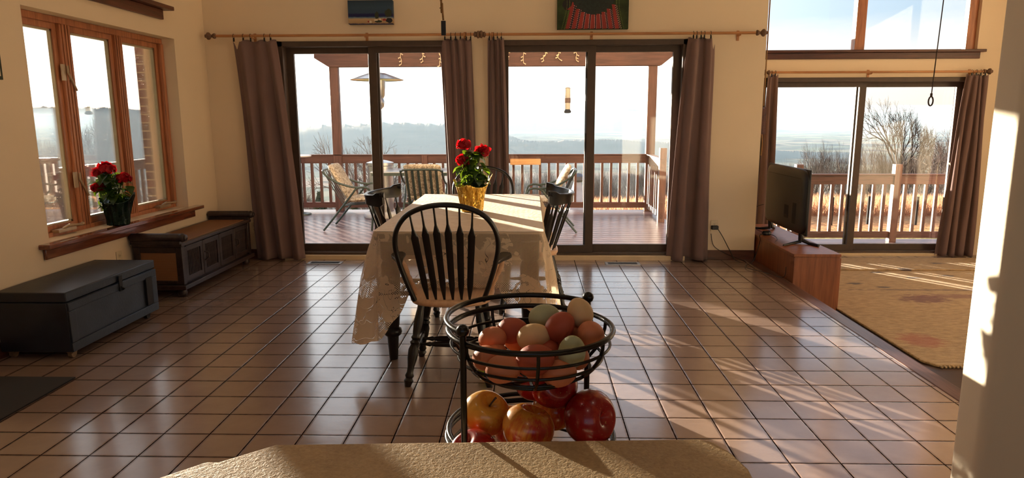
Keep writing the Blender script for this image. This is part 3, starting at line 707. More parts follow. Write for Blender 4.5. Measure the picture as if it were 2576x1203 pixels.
# ------------------------------------------------------------------ potted plants
def leaf_mesh(m, base, d, up, L, W, rr):
    d = d.normalized(); side = d.cross(up).normalized(); nrm = side.cross(d).normalized(); vs = []; rows = 6
    for i in range(rows+1):
        t = i/rows; w = W*math.sin(PI*min(1, t**.75*.96+.03))*(1.1 if t < .5 else 1)*.5
        c = base+d*L*t-nrm*L*.35*t*t
        vs += [c-side*w+nrm*w*.35, c, c+side*w+nrm*w*.35]
    fs = []
    for i in range(rows):
        for k in range(2): fs.append((i*3+k, (i+1)*3+k, (i+1)*3+k+1, i*3+k+1))
    m.add(vs, fs)
def plant(name, label, loc, h_pot, r0, r1, wrapmat, inner, flowers, fol, nleaf, seed, spikes):
    rr = random.Random(seed); t = thing(name, label, 'potted plant', loc)
    def wrap(u, v):
        a = 2*PI*u; z = h_pot*v; r = r0+(r1-r0)*v**1.3+.004*math.sin(a*9+v*4)+.003*math.sin(a*17)
        if v > .8:
            k = (v-.8)/.2; sp = sum(math.exp(-((math.atan2(math.sin(a-c), math.cos(a-c)))/wd)**2)*hh for c, wd, hh in spikes)
            z += k*sp; r += k*(sp*.55)
        return (r*math.cos(a), r*math.sin(a), z)
    m = MB().grid(wrap, 64, 22, cu=True); m.lathe([(.001, .001), (r0, .0)], 24, caps=False)
    m.build('pot_wrap', wrapmat, t, smooth=25, solid=.0012)
    MB().lathe([(r0*.9, .01), (r1*.8, h_pot*.85), (r1*.78, h_pot*.86), (.001, h_pot*.86)], 20).build('soil', M['slot'], t)
    st = MB()
    lf = MB()
    for f in flowers:
        c = Vector(f[:3]); st.tube(cat_rom([(rr.uniform(-.015, .015), rr.uniform(-.015, .015), h_pot*.8), (c.x*.4, c.y*.4, (h_pot+c.z)/2), c], 4), .004, 6)
    cx, cyy, cz, rx, rz = fol
    for i in range(nleaf):
        a = rr.uniform(0, 2*PI); ph = rr.uniform(-1, 1); q = rr.uniform(.35, 1)
        p = Vector((cx+math.cos(a)*rx*q*math.sqrt(max(0, 1-ph*ph*.6)), cyy+math.sin(a)*rx*.8*q*math.sqrt(max(0, 1-ph*ph*.6)), cz+rz*ph))
        d = Vector((math.cos(a+rr.uniform(-.7, .7)), math.sin(a+rr.uniform(-.7, .7)), rr.uniform(-.75, .45)))
        L = rr.uniform(.052, .088); leaf_mesh(lf, p-d.normalized()*L*.4, d, Vector((0, 0, 1)), L, L*rr.uniform(.75, .95), rr)
        st.tube([(cx*.5, cyy*.5, h_pot*.85), (p.x*.6, p.y*.6, p.z*.75), p-d.normalized()*L*.4], .0018, 5)
    st.build('stem', M['stem'], t); lf.build('foliage', M['leaf'], t, smooth=180)
    for f in flowers:
        c = Vector(f[:3]); r = f[3]; fm = MB()
        for k in range(46):
            th = rr.uniform(0, 2*PI); ph = math.acos(rr.uniform(-.35, 1)); d = Vector((math.sin(ph)*math.cos(th), math.sin(ph)*math.sin(th), math.cos(ph)*.75))
            q = rr.uniform(.45, 1.); p = c+d*r*q*.8; n2 = (d+Vector((rr.uniform(-.5, .5), rr.uniform(-.5, .5), rr.uniform(-.4, .5)))).normalized()
            sd = n2.orthogonal().normalized(); sd.rotate(Matrix.Rotation(rr.uniform(0, 6.28), 3, n2)); s2 = n2.cross(sd); w = r*rr.uniform(.32, .5); K = 9
            vs = [p]+[p+(sd*math.cos(2*PI*j/K)+s2*math.sin(2*PI*j/K))*w*(1+.12*math.sin(j*2.7+k))+n2*(.35*w+.18*w*math.sin(j*2.2+k)) for j in range(K)]
            fm.add(vs, [(0, 1+j, 1+(j+1) % K) for j in range(K)])
        fm.build('flower', M['petal'], t, smooth=180)
    if inner: pass
    return t
plant('potted_begonia', 'red flowering potted plant in crinkled gold foil on the lace tablecloth', (-.392, 4.50, TZ+.004), .165, .068, .098, M['foil'], None,
      [(-.045, 0, .435, .054), (.072, .01, .395, .054), (-.055, -.04, .335, .050)], (0.01, 0,   .27, .105, .125), 105, 21, [(PI*.93, .3, .05), (.1, .28, .085), (PI*1.45, .35, .02), (PI*.45, .4, .04)])
plant('potted_begonia', 'red flowering potted plant in dark green foil on the window sill', (-3.108, 4.99, .599), .175, .073, .103, M['greenfoil'], None,
      [(-.05, 0, .42, .062), (-.125, .04, .385, .058), (-.085, -.06, .275, .055), (.075, 0, .345, .055), (-.125+.06, .02, .40, .04)], (-.02, 0, .26, .13, .12), 125, 33, [(.1, .35, .07), (PI*1.05, .4, .03), (PI*.5, .4, .04)])

# ------------------------------------------------------------------ chest and bench on the left
t = thing('storage_chest', 'worn blue black wooden chest under the casement window', 'chest', (-2.88, 4.165, 0))
o_ = (-2.88, 4.165)
def bx(m, x0, x1, y0, y1, z0, z1, o=o_): return m.box(x0-o[0], x1-o[0], y0-o[1], y1-o[1], z0, z1)
CX0, CX1, CY0, CY1 = -3.085, -2.665, 3.705, 4.63
m = MB(); bx(m, CX0, CX1, CY0, CY1, .045, .34); m.build('body', M['navy'], t, bevel=.005)
m = MB(); bx(m, CX0-.004, CX1+.004, CY0-.004, CY1+.004, .343, .402); m.build('lid', M['navy'], t, bevel=.007)
m = MB(); bx(m, CX1, CX1+.012, CY0, CY1, .045, .10); bx(m, CX1, CX1+.012, CY0, CY0+.06, .101, .289); bx(m, CX1, CX1+.012, CY1-.06, CY1, .101, .289); bx(m, CX1, CX1+.012, CY0, CY1, .29, .338); m.build('frame_moulding', M['navy'], t, bevel=.003)
m = MB(); bx(m, CX1+.001, CX1+.014, CY1-.135, CY1-.065, .105, .30); m.build('handle_recess', M['slot'], t)
m = MB(); bx(m, CX1+.012, CX1+.018, 4.19, 4.225, .285, .385); m.tube([(CX1+.02-o_[0], 4.2-o_[1], .315), (CX1+.035-o_[0], 4.21-o_[1], .30), (CX1+.02-o_[0], 4.225-o_[1], .292)], .005, 6); m.build('hasp', M['slot'], t)
for x in (CX0+.04, CX1-.03):
    for y in (CY0+.045, CY1-.09):
        MB().tube([(x-o_[0]-.012, y-o_[1], .024), (x-o_[0]+.012, y-o_[1], .024)], .024, 12).box(x-o_[0]-.018, x-o_[0]+.018, y-o_[1]-.02, y-o_[1]+.02, .03, .05).build('caster', M['wearedge'] if y < 4 else M['slot'], t)
t = thing('storage_bench', 'dark carved bench cabinet with woven cane top and rolled arms', 'bench', (-2.9, 5.75, 0)); o2 = (-2.9, 5.75)
BX0, BX1, BY0, BY1 = -3.085, -2.705, 5.10, 6.40
m = MB(); bx(m, BX0, BX1-.02, BY0+.02, BY1-.02, .085, .415, o2); m.build('carcass', M['bench'], t, bevel=.003)
m = MB()
bx(m, BX0-.005, BX1+.01, BY0-.012, BY1+.012, .405, .43, o2); bx(m, BX0-.005, BX1+.02, BY0-.02, BY1+.02, .065, .10, o2)
for y in (BY0, BY1-.05): bx(m, BX1-.05, BX1, y, y+.05, .101, .404, o2); bx(m, BX0, BX0+.05, y, y+.05, .101, .404, o2)
for yy in (BY0,): bx(m, BX0+.051, BX1-.051, yy+.003, yy+.03, .101, .135, o2); bx(m, BX0+.051, BX1-.051, yy+.003, yy+.03, .355, .404, o2)
m.build('frame', M['bench'], t, bevel=.004)
m = MB(); bx(m, BX0+.045, BX1-.045, BY0+.008, BY0+.02, .13, .36, o2); m.build('side_panel', M['cane'], t)
m = MB(); bx(m, BX0+.03, BX1-.03, BY0+.06, BY1-.06, .428, .434, o2); m.build('cane_top', M['cane'], t)
for y in (BY0+.0, BY1-.0): MB().box(BX0-o2[0]-.01, BX1-o2[0]+.0, y-o2[1]-.022, y-o2[1]+.022, .425, .452).build('arm_rail', M['bench'], t, bevel=.003)
for y in (BY0, BY1):
    MB().turned((BX0-.025-o2[0], y-o2[1], .478), (BX1+.055-o2[0], y-o2[1], .478), [(0, .012), (.02, .02), (.03, .03), (.06, .034), (.86, .034), (.89, .030), (.91, .036), (.95, .03), (.965, .018), (.98, .024), (1, .008)], 18).build('arm_roll', M['bench'], t, smooth=60)
fy = [BY0+.05, BY0+.05+.30, BY0+.05+.60, BY0+.05+.90, BY1-.05]
for i in range(4):
    a, b_ = fy[i], fy[i+1]; m = MB(); bx(m, BX1-.02, BX1-.004, a+.003, a+.04, .115, .395, o2); bx(m, BX1-.02, BX1-.004, b_-.04, b_-.003, .115, .395, o2); bx(m, BX1-.02, BX1-.004, a+.04, b_-.04, .115, .155, o2); bx(m, BX1-.02, BX1-.004, a+.04, b_-.04, .355, .395, o2)
    d = m.build('door', M['bench'], t, bevel=.003)
    m = MB(); k = 9
    for j in range(k): yy = a+.045+(b_-a-.09)*(j+.5)/k; m.tube([(BX1-.014-o2[0], yy-o2[1], .155), (BX1-.014-o2[0], yy-o2[1], .355)], .006, 6)
    m.build('slats', M['bench'], d)
    if i in (1, 3): m = MB(); m.tube([(BX1-.004-o2[0], a+.02-o2[1], .30), (BX1+.022-o2[0], a+.03-o2[1], .29), (BX1+.026-o2[0], a+.03-o2[1], .25), (BX1+.0-o2[0], a+.02-o2[1], .225)], .007, 8); m.build('pull', M['bench'], d)
for x in (BX0+.05, BX1-.04):
    for y in (BY0+.04, BY1-.06): MB().lathe([(.012, 0), (.03, .008), (.036, .03), (.03, .055), (.02, .07)], 14, Matrix.Translation((x-o2[0], y-o2[1], 0))).build('bun_foot', M['bench'], t, smooth=60)
tag(MB().box(-3.08, -2.457, 2.45, 3.423, .0, .009).build('doormat', M['mat'], bevel=.003, loc=(-2.77, 2.94, 0)), 'black rectangular doormat at the lower left corner', 'mat')

# ------------------------------------------------------------------ tv, cabinet, rugs
t = thing('media_cabinet', 'oak veneer cabinet standing below the step, under the television', 'cabinet', (2.41, 6.45, -.25))
boxes((-.19, .19, -.79, .85, 0, .475)).build('body', M['oak'], t, bevel=.003)
boxes((-.2, .195, -.80, .86, .475, .50)).build('top', M['oak'], t, bevel=.003)
for a, b_ in ((-.78, -.25), (-.24, .29), (.3, .84)): MB().box(.19, .207, a, b_, .03, .46).build('door', M['oak'], t, bevel=.003)
t = thing('television', 'flat black television seen from behind on the oak cabinet', 'television', (2.45, 6.50, .25)); 
ty0, ty1, tz0, tz1 = -.48, .56, .085, .675
MB().box(-.004, .012, ty0, ty1, tz0, tz1).build('bezel', M['plastic'], t, bevel=.004)
MB().box(.0125, .014, ty0+.012, ty1-.012, tz0+.02, tz1-.012).build('screen', M['screen'], t)
def tvback(u, v):
    a = 2*PI*u; 
    k = min(1, v*1.0); y = (ty0+ty1)/2+math.copysign(abs(math.cos(a))**.25, math.cos(a))*(.52-.10*k**2.2); z = (tz0+tz1)/2+math.copysign(abs(math.sin(a))**.25, math.sin(a))*(.295-.055*k**2.2)
    return (-.003-.034*math.sin(min(1, k)*PI/2), y, z)
m = MB().grid(tvback, 72, 8, cu=True); n0 = len(m.v); m.v.append(Vector((-.037, .04, .38)));
for k in range(72): m.f.append([k*8+7, ((k+1) % 72)*8+7, n0])
m.build('back_cover', M['plastic'], t, smooth=50)
m = MB().box(-.038, -.030, -.38, .46, .588, .592); m.box(-.0385, -.030, -.12, -.02, .2, .32).box(-.0385, -.03, -.3, -.22, .17, .36); m.build('port_recess', M['slot'], t)
for s, y in ((1, -.36), (-1, .44)):
    m = MB(); m.tube([(.0, y, .10), (-.005, y, .02), (-.09, y-.03*s, .007), (-.19, y-.11*s, .006)], [.022, .018, .012, .008], 8); m.tube([(.0, y, .09), (.02, y, .03), (.06, y-.05*s, .012), (.10, y-.16*s, .012)], [.022, .02, .014, .012], 8); m.build('stand_foot', M['plastic'], t)
tag(MB().prism([(2.66+.03, 4.34), (5.6, 4.34), (5.6, 7.32), (2.63, 7.32), (2.63, 4.43)], -.25, -.232).build('area_rug', M['rug'], bevel=.006, loc=(4.1, 5.8, -.25)), 'tan rug with purple stains lying beside the step', 'rug')
tag(MB().prism([(2.66, 7.18), (5.6, 7.18), (5.6, 7.82), (2.66, 7.80)], -.232, -.218).build('area_rug', M['rug'], bevel=.006, loc=(4.1, 7.5, -.232)), 'narrow strip of spotted tan rug in front of the right sliding door', 'rug')
m = MB()
for i in range(110):
    x = 2.7+i*.026; m.box(x, x+.012, 4.32, 4.342, -.246, -.236)
m.v = [v-Vector((4.1, 5.8, -.25)) for v in m.v]; m.build('fringe', M['rug'], bpy.data.objects['area_rug'])
# ------------------------------------------------------------------ wall things
t = thing('painting', 'small canvas painting of a beach under a blue sky', 'painting', (-1.497, WY-.03, 2.36))
def beach():
    b = NB('beach_paint'); tc = b.n('TexCoord').outputs['Object']; sp = b.n('SeparateXYZ', tc); n = b.noise(tc, 30, 3)
    z = b.math('ADD', sp.outputs[2], b.math('MULTIPLY', b.math('SUBTRACT', n, .5), .012))
    c = b.ramp(b.math('DIVIDE', b.math('ADD', z, .105), .21), [(0, (36, 40, 84)), (.03, (170, 140, 104)), (.2, (186, 156, 120)), (.26, (110, 130, 140)), (.3, (44, 66, 104)), (.32, (26, 30, 74)), (.42, (28, 30, 78)), (.45, (46, 66, 90)), (.7, (52, 74, 94)), (1, (40, 58, 76))])
    return b.end(b.bsdf(c, .6, 0, .3))
MB().box(-.21, .21, -.03, .03, -.107, .107).build('canvas', beach(), t, bevel=.003)
pm = {'g': simple('painted_foliage', (44, 50, 34), .7), 'r': simple('painted_red', (150, 48, 44), .7), 'w': simple('painted_white', (220, 205, 180), .7), 'd': simple('painted_dark', (24, 28, 34), .7), 'm': simple('painted_maroon', (96, 34, 40), .7)}
def blob(m, cx, cz, rx, rz, y=-.0315, n=12, seed=0):
    rr = random.Random(seed); m.add([(cx+rx*math.cos(2*PI*k/n)*rr.uniform(.8, 1.1), y, cz+rz*math.sin(2*PI*k/n)*rr.uniform(.8, 1.1)) for k in range(n)], [tuple(range(n))]); return m
for q_ in ((.06, -.03, .02, .035), (.17, -.01, .035, .04), (.075, -.085, .035, .012)): blob(MB(), *q_, seed=1).build('painted_tree', pm['g'], t, smooth=0)
m = MB(); blob(m, .13, -.07, .02, .01, -.0325, seed=4); blob(m, -.02, -.086, .008, .008, -.0325, seed=5); m.build('painted_roofs', pm['r'], t, smooth=0)
m = MB(); blob(m, .0, -.088, .012, .012, -.0325, seed=6); blob(m, .05, -.072, .022, .008, -.0325, seed=7); blob(m, .09, -.065, .01, .01, -.0325, seed=8); m.build('painted_houses', pm['w'], t, smooth=0)
m = MB(); blob(m, .175, -.075, .034, .024, -.032, seed=9); m.build('painted_boat', pm['d'], t, smooth=0)
t = thing('painting', 'large green canvas with a dotted dark figure and striped red skirt', 'painting', (.575, WY-.025, 2.55))
def greenc():
    b = NB('green_canvas'); co = b.co(); n = b.noise(co, 8, 4); return b.end(b.bsdf(b.ramp(n, [(.35, (34, 46, 26)), (.65, (58, 74, 40))]), .65, 0, .3))
MB().box(-.33, .33, -.025, .025, -.355, .355).build('canvas', greenc(), t, bevel=.003)
FY = -.0262
fig = MB(); fig.add([(x, FY, z) for x, z in [(-.21, -.12), (-.22, .0), (-.16, .14), (0, .2), (.16, .14), (.22, 0), (.20, -.10), (.14, -.18), (.07, -.215), (0, -.23), (-.08, -.22), (-.15, -.18)]], [tuple(range(12))]); fig.build('painted_body', simple('painted_dark_green', (22, 36, 34), .6, nscale=60, var=.35), t, smooth=0)
m = MB(); m2 = MB(); dots = MB(); ydots = MB(); bl = MB()
for k in range(9):
    a0 = -.20+.40*k/8.6; a1 = a0+.026; b0 = -.255+.50*k/8.6; b1 = b0+.034
    zt = -.19-.035*math.cos((k-4)/4.5*PI/2)+.06*(abs(k-4)/4)**2
    m.add([(a0, FY-.0004, zt), (a1, FY-.0004, zt), (b1, FY-.0004, -.352), (b0, FY-.0004, -.352)], [(0, 1, 2, 3)])
    m2.add([(a1, FY-.0003, zt), (a1+.022, FY-.0003, zt), (b1+.026, FY-.0003, -.352), (b1, FY-.0003, -.352)], [(0, 1, 2, 3)])
    for j in range(11):
        f = (j+.5)/11; x = (a1+.004)*(1-f)+(b1+.006)*f; blob(dots, x, zt*(1-f)+-.348*f, .0042, .005, FY-.001, 8, j); blob(dots, x+.016, zt*(1-f)+-.348*f-.006, .0032, .004, FY-.001, 8, j)
lime = simple('painted_lime', (132, 150, 60), .6)
for sgn in (-1, 1):
    ydots = MB()
    for j in range(34):
        f = j/33; z = .1-.45*f; x = sgn*(.235-.02*math.sin(f*PI)+.06*max(0, f-.55)); blob(ydots, x, z, .004, .004, FY-.001, 8, j); blob(ydots, x+sgn*.025, z, .003, .003, FY-.001, 8, j)
    ydots.build('green_dots', lime, t, smooth=0)
m.build('painted_stripes', pm['r'], t, smooth=0); m2.build('painted_dark_stripes', simple('painted_plum', (40, 22, 40), .6), t, smooth=0); dots.build('pink_dots', simple('painted_pink', (222, 150, 140), .6), t, smooth=0)
m = MB(); blob(m, -.235, -.135, .05, .05, FY-.0006, 20, 3); m.build('painted_head', simple('painted_black', (12, 10, 12), .6), t, smooth=0)
m = MB(); m.add([(x, FY-.0012, z) for x, z in [(-.245, -.178), (-.215, -.182), (-.185, -.165), (-.178, -.12), (-.19, -.11), (-.2, -.145), (-.22, -.165)]], [tuple(range(7))]); m.build('painted_smile', pm['r'], t, smooth=0)
t = thing('painting', 'edge of a small green framed picture at the far left of the photo', 'picture', (-3.105, 3.9, 1.72)); MB().box(-.003, .015, -.12, .103, -.11, .09).build('frame', pm['g'], t, bevel=.002); MB().box(.015, .017, -.1, .085, -.09, .07).build('print', pm['w'], t)
def outlet(loc, rz, label, kind='outlet'):
    t = thing('wall_outlet' if kind == 'outlet' else 'light_switch', label, kind, loc, rz)
    MB().box(-.035, .035, -.007, 0, -.057, .057).build('cover_plate', M['cream'], t, bevel=.003)
    if kind == 'outlet':
        for z in (-.02, .02):
            s = MB().lathe([(.016, 0), (.016, .002)], 16, Matrix.Translation((0, -.007, z)) @ rotm(PI/2)).build('socket', M['cream'], t)
            boxes((-.007, -.005, -.0098, -.0088, z-.003, z+.006), (.005, .007, -.0098, -.0088, z-.003, z+.006), (-.002, .002, -.0098, -.0088, z-.01, z-.006)).build('slot', M['slot'], s)
    else: MB().box(-.006, .006, -.013, -.005, -.012, .012).build('toggle', M['cream'], t, bevel=.002)
    return t
outlet((-2.755, WY, .315), 0, 'ivory wall outlet between the cane bench and the left curtain')
outlet((1.80, WY, .335), 0, 'ivory wall outlet with a black adapter, right of the middle door curtain')
outlet((LX, 4.95, .345), -PI/2+PI, 'ivory wall outlet low on the left wall, half hidden by the cane bench')
outlet((-2.70, WY, 1.33), 0, 'pale switch plate beside the left curtain', 'switch')
t = thing('power_adapter', 'black plug-in adapter in the outlet beside the curtain', 'adapter', (1.795, WY-.007, .325)); MB().box(-.03, .035, -.05, -.004, -.02, .018).build('body', M['plastic'], t, bevel=.006)
cd_ = (MB().tube(cat_rom([(1.82, WY-.04, .32), (1.87, WY-.06, .24), (1.95, WY-.05, .1), (2.0, WY-.12, .012), (2.12, WY-.2, .012), (2.2, WY-.15, .2), (2.215, WY-.1, .26), (2.28, 6.6, .262), (2.4, 6.8, .262)], 8), .004, 6)); cd_.v = [v-Vector((1.795, WY-.007, .325)) for v in cd_.v]; cd_.build('cord', M['plastic'], t)
tag(MB().tube(cat_rom([(1.77, WY-.012, .26), (1.80, WY-.03, .14), (1.93, WY-.04, .06), (2.07, WY-.18, .012), (2.0, WY-.42, .012), (2.1, WY-.62, .012), (2.18, 5.78, .02), (2.185, 5.66+.08, .12)], 8), .003, 6).build('thin_cable', M['plastic'], loc=(1.8, WY-.03, .1)), 'thin black cable looping over the tile edge beside the oak cabinet', 'cable')
tag(MB().tube(cat_rom([(2.40, 7.02, .5), (2.3, 6.98, .46), (2.26, 6.85, .30), (2.3, 6.7, .262), (2.34, 6.5, .262), (2.3, 6.3, .262), (2.25, 6.2, .262)], 8), .003, 6).build('signal_cable', M['plastic'], loc=(2.3, 6.8, .3)), 'black cable hanging from the back of the television', 'cable')
tag(MB().lathe([(.001, 0), (.04, .002), (.045, .02), (.035, .035), (.001, .038)], 20).build('cable_box', M['plastic'], loc=None, smooth=50), 'small round black device on the cabinet behind the television', 'device').location = (2.31, 6.62, .2505)
for i, (x, wd) in enumerate(((-1.995, .31), (.885, .31))):
    t = thing('floor_vent', ['metal floor register in the tiles before the left sliding door', 'metal floor register in the tiles before the middle sliding door'][i], 'floor vent', (x, 6.41, 0))
    boxes((-.165, .165, -.06, -.045, 0, .006), (-.165, .165, .045, .06, 0, .006), (-.165, -.14, -.045, .045, 0, .006), (.14, .165, -.045, .045, 0, .006)).build('rim', M['steel'], t, bevel=.002)
    MB().box(-.14, .14, -.045, .045, 0, .0015).build('well', M['slot'], t)
    m = MB()
    for k in range(22): m.box(-.138+k*.0127, -.138+k*.0127+.005, -.045, .045, .0015, .005)
    m.build('grille', M['slot'], t)
# hanging pulls
t = thing('fan_pull', 'frayed wooden pull strip with a black tag hanging above the left door', 'fan pull', (-.372, 3.0, 1.74))
MB().tube(cat_rom([(0, 0, .05), (-.004, 0, .12), (-.008, .0, .3), (-.004, 0, 2.46)], 6), [.0045]*18+[.002], 6).build('cord', M['rope'], t)
MB().box(-.010, .010, -.004, .004, -.012, .048).build('tag', M['plastic'], t, bevel=.002)
m = MB(); rr = random.Random(4)
for k in range(9): m.sphere((-.008+rr.uniform(-.008, .004), 0, .1+k*.03), rr.uniform(.002, .004), 6, 4)
m.build('beads', M['darkrope'], t)
t = thing('hanging_rope', 'dark twisted cord ending in a loop in front of the right windows', 'cord', (2.84, 5.0, 1.46))
lp = [(.016*math.sin(a)*(1 if abs(a) < 3 else 1), 0, .03-.032*math.cos(a)) for a in [2*PI*k/16 for k in range(17)]]
MB().tube(lp[:-1], .005, 6, closed=True).build('loop', M['darkrope'], t)
MB().tube([(0, 0, .06), (.006, 0, .3), (.03, 0, 1.2), (.05, 0, 2.74)], .0035, 6).tube([(0, 0, .058), (0, 0, .085)], .008, 8).build('cord', M['darkrope'], t)
t = thing('rope_cleat', 'bow tie shaped wooden cord winder hung on the wall corner', 'cleat', (2.2, 6.64, 1.35))
m = MB(); m.add([(.012, y, z) for y, z in [(-.0, -.115), (.1, -.135), (.07, -.06), (.07, .06), (.1, .135), (0, .115)]]+[(.03, y-.0, z) for y, z in [(-.0, -.115), (.1, -.135), (.07, -.06), (.07, .06), (.1, .135), (0, .115)]], [(0, 1, 2, 3, 4, 5), (11, 10, 9, 8, 7, 6)]+[(i, (i+1) % 6, 6+(i+1) % 6, 6+i) for i in range(6)])
m.box(0, .012, .0, .03, -.13, .13); m.box(.03, .075, .085, .1, -.13, .13) ; m.build('winder', M['trimy'], t, bevel=.002)
m = MB(); m.tube(cat_rom([(.012, .0, 2.8), (.014, 0, 1.2), (.012, -.002, .14)], 10), .006, 6); m.tube(cat_rom([(.01, -.0, -.13), (.016, -.01, -.2), (.02, 0, -.27), (.012, -.008, -.33)], 5), .007, 6); m.build('rope', M['rope'], t)

# ------------------------------------------------------------------ peninsula, basket, fruit
SZ = .914; KS = 1.297; ZS2 = H-(H-.745)*.96
t = thing('kitchen_peninsula', 'rough tan stone counter corner in the foreground', 'counter', (0, .4, 0))
sl = [(-.283, .699), (-.37, .624), (-.66, .36), (-.66, -.35), (.235, -.35), (.222, .60), (.226, .655), (.218, .690), (.205, .716), (.19, .722)]
sl = [(x*KS, y*KS-.4) if y > 0 else (x*KS, -.75) for x, y in sl]
MB().prism(list(reversed(sl)), SZ-.034, SZ).build('raised_slab', M['stone'], t, bevel=.004)
s2 = [(-.40, .991), (-.516, .991), (-.568, .938), (-1.1, .44), (-1.1, -.35), (-.40, -.35)]
MB().prism([(x, y-.4) for x, y in reversed(s2)], .805, .84).build('lower_slab', M['stone'], t, bevel=.004)
MB().box(-.46, .2, -.7, .30, .0, SZ-.034).build('base_wall', M['wall'], t)
MB().box(-.95, -.48, -.7, .1, 0, .805).build('side_cabinet', M['oak'], t, bevel=.003)
boxes((-.31, .28, .54, .79, ZS2-.03, ZS2)).build('desk_shelf', M['oak'], t, bevel=.003)
boxes((-.30, -.27, .55, .78, 0, ZS2-.03), (.24, .27, .55, .78, 0, ZS2-.03)).build('shelf_leg', M['oak'], t)
SS = .96; ZS = H-(H-.745)*SS
t = thing('wire_fruit_stand', 'two tier black wire basket holding eggs and apples', 'basket', (0, 1.09*SS, ZS))
def circ(r, z, n=56, a0=0, a1=2*PI, cx=0, cy_=0, ey=1.): return [(cx+r*math.cos(a0+(a1-a0)*k/n), cy_+r*ey*math.sin(a0+(a1-a0)*k/n), z) for k in range(n if a1-a0 > 6.2 else n+1)]
def bowl(name, zr, R_, depth, rings, ribs):
    m = MB(); m.tube(circ(R_, zr, ey=.97), .0046, 8, closed=True)
    prof = lambda q: (R_*math.cos(q*PI/2)**.85, zr-depth*math.sin(q*PI/2))
    for q in rings: r_, z_ = prof(q); m.tube(circ(r_, z_, 48, ey=.97), .0024, 6, closed=True)
    for k in range(ribs):
        a = 2*PI*(k+.35)/ribs; pts = [(prof(q)[0]*math.cos(a), .97*prof(q)[0]*math.sin(a), prof(q)[1]) for q in [j/11*.99 for j in range(12)]]; m.tube(pts, .0030, 6)
    m.build(name, M['blackmetal'], t, smooth=60)
UZ, LZ = H-(H-1.034)*SS-ZS, H-(H-.846)*SS-ZS
bowl('upper_bowl', UZ, .131, .088, (.17, .34, .51, .68, .85), 7); bowl('lower_bowl', LZ, .136, .068, (.2, .4, .6, .8), 7)
pa = math.atan2(-.085, -.0945); pb = pa+PI
for i, (a, zt) in enumerate(((pa, UZ+.018), (pb, UZ+.022))):
    x, y = .1335*math.cos(a), .1335*math.sin(a)
    MB().tube([(x, y, 0), (x, y, zt)], .0050, 10).sphere((x, y, zt+.004), .0098, 14, 10).tube([(x, y, .003), (x*1.02, y*1.02, .0)], .008, 8).build('post', M['blackmetal'], t, smooth=60)
m = MB(); sup = [(.1335*math.cos(pb+PI*k/40), .1335*math.sin(pb+PI*k/40), UZ+.018+.0*k) for k in range(41)]; m.tube(sup, .0046, 8); m.build('support_arc', M['blackmetal'], t, smooth=60)
m = MB(); sup = [(.1335*math.cos(pb+PI*k/40), .1335*math.sin(pb+PI*k/40), LZ+.012) for k in range(41)]; m.tube(sup, .0042, 8); m.build('lower_support_arc', M['blackmetal'], t, smooth=60)
def egg_mesh(mat):
    L = .0275; prof = []
    for i in range(15):
        a = PI*i/14; z = -L*math.cos(a); r = .0215*math.sin(a)*(1-.10*math.cos(a)*-1*.9); prof.append((max(r, 1e-5), z))
    return MB().lathe(prof, 22, caps=False)
def egg(mat, px, py, pz, rx, rz, label, s=1.):
    o = egg_mesh(mat).build('egg', M[mat], smooth=80); s *= SS; o.location = (px*SS, py*SS, H-(H-pz)*SS); o.rotation_euler = (rx, 0, rz); o.scale = (s, s, s); tag(o, label, 'egg', 'eggs in the upper basket'); return o
EG = [('eggG', .0655, 1.025, 1.015, .35, .2, 'pale green egg at the front right of the upper basket', 1.02),
 ('eggC', .083, 1.10, 1.057, .5, -.8, 'cream egg on top at the right of the upper basket', 1.0),
 ('eggB', .098, 1.065, 1.030, .9, -.5, 'brown egg at the far right rim of the upper basket', 1.02),
 ('eggD', .049, 1.075, 1.040, .7, .9, 'dark reddish egg behind the pale green egg', 1.06),
 ('eggG', .024, 1.13, 1.040, 1.2, 1.2, 'grey green egg at the back of the upper basket', 1.03),
 ('eggC', .006, 1.075, 1.022, 1.3, 1.4, 'tan egg in the middle of the upper basket', 1.05),
 ('eggD', .008, 1.012, 1.005, 1.2, 1.3, 'large orange red egg at the front centre of the upper basket', 1.16),
 ('eggD', -.030, 1.115, 1.020, 1.35, 1.1, 'brown egg at the back left of the pile', 1.05),
 ('eggB', -.063, 1.10, 1.010, 1.2, .9, 'light brown egg at the left, under the wire ring', .98),
 ('eggB', -.072, 1.045, .996, 1.1, .4, 'peach egg at the left edge of the front row', .96),
 ('eggB', -.042, 1.012, .990, 1.35, 1.35, 'brown egg left of the large orange red one', 1.06),
 ('eggB', .046, 1.012, .9835, 1.4, 1.5, 'orange egg low at the front right under the pale green one', 1.0),
 ('eggB', .010, 1.045, .980, 1.5, .2, 'orange egg deep in the middle of the basket', 1.0),
 ('eggB', -.035, 1.07, .976, 1.4, 2.4, 'orange egg deep at the left of the basket', 1.0),
 ('eggB', .052, 1.072, .985, 1.5, .8, 'orange egg deep at the right of the basket', 1.0),
 ('eggB', .012, 1.105, .984, 1.5, 1.9, 'orange egg low at the back of the basket', 1.0),
 ('eggB', .082, 1.108, 1.014, 1.3, .6, 'brown egg under the cream egg at the right', 1.),
 ('eggB', .045, 1.135, 1.004, 1.4, 1.2, 'brown egg under the grey green egg at the back', 1.),
 ('eggD', .028, 1.075, 1.000, 1.3, .2, 'dark egg under the reddish one in the middle of the basket', 1.),
 ('eggB', -.02, 1.14, .998, 1.4, 2., 'brown egg against the back wires of the basket', 1.),
 ('eggB', -.058, 1.085, .988, 1.4, .2, 'brown egg under the light brown one at the left of the basket', .95),
 ('eggB', .076, 1.055, .994, 1.2, .1, 'orange egg against the right wires of the basket', .95)]
for e in EG: egg(*e)
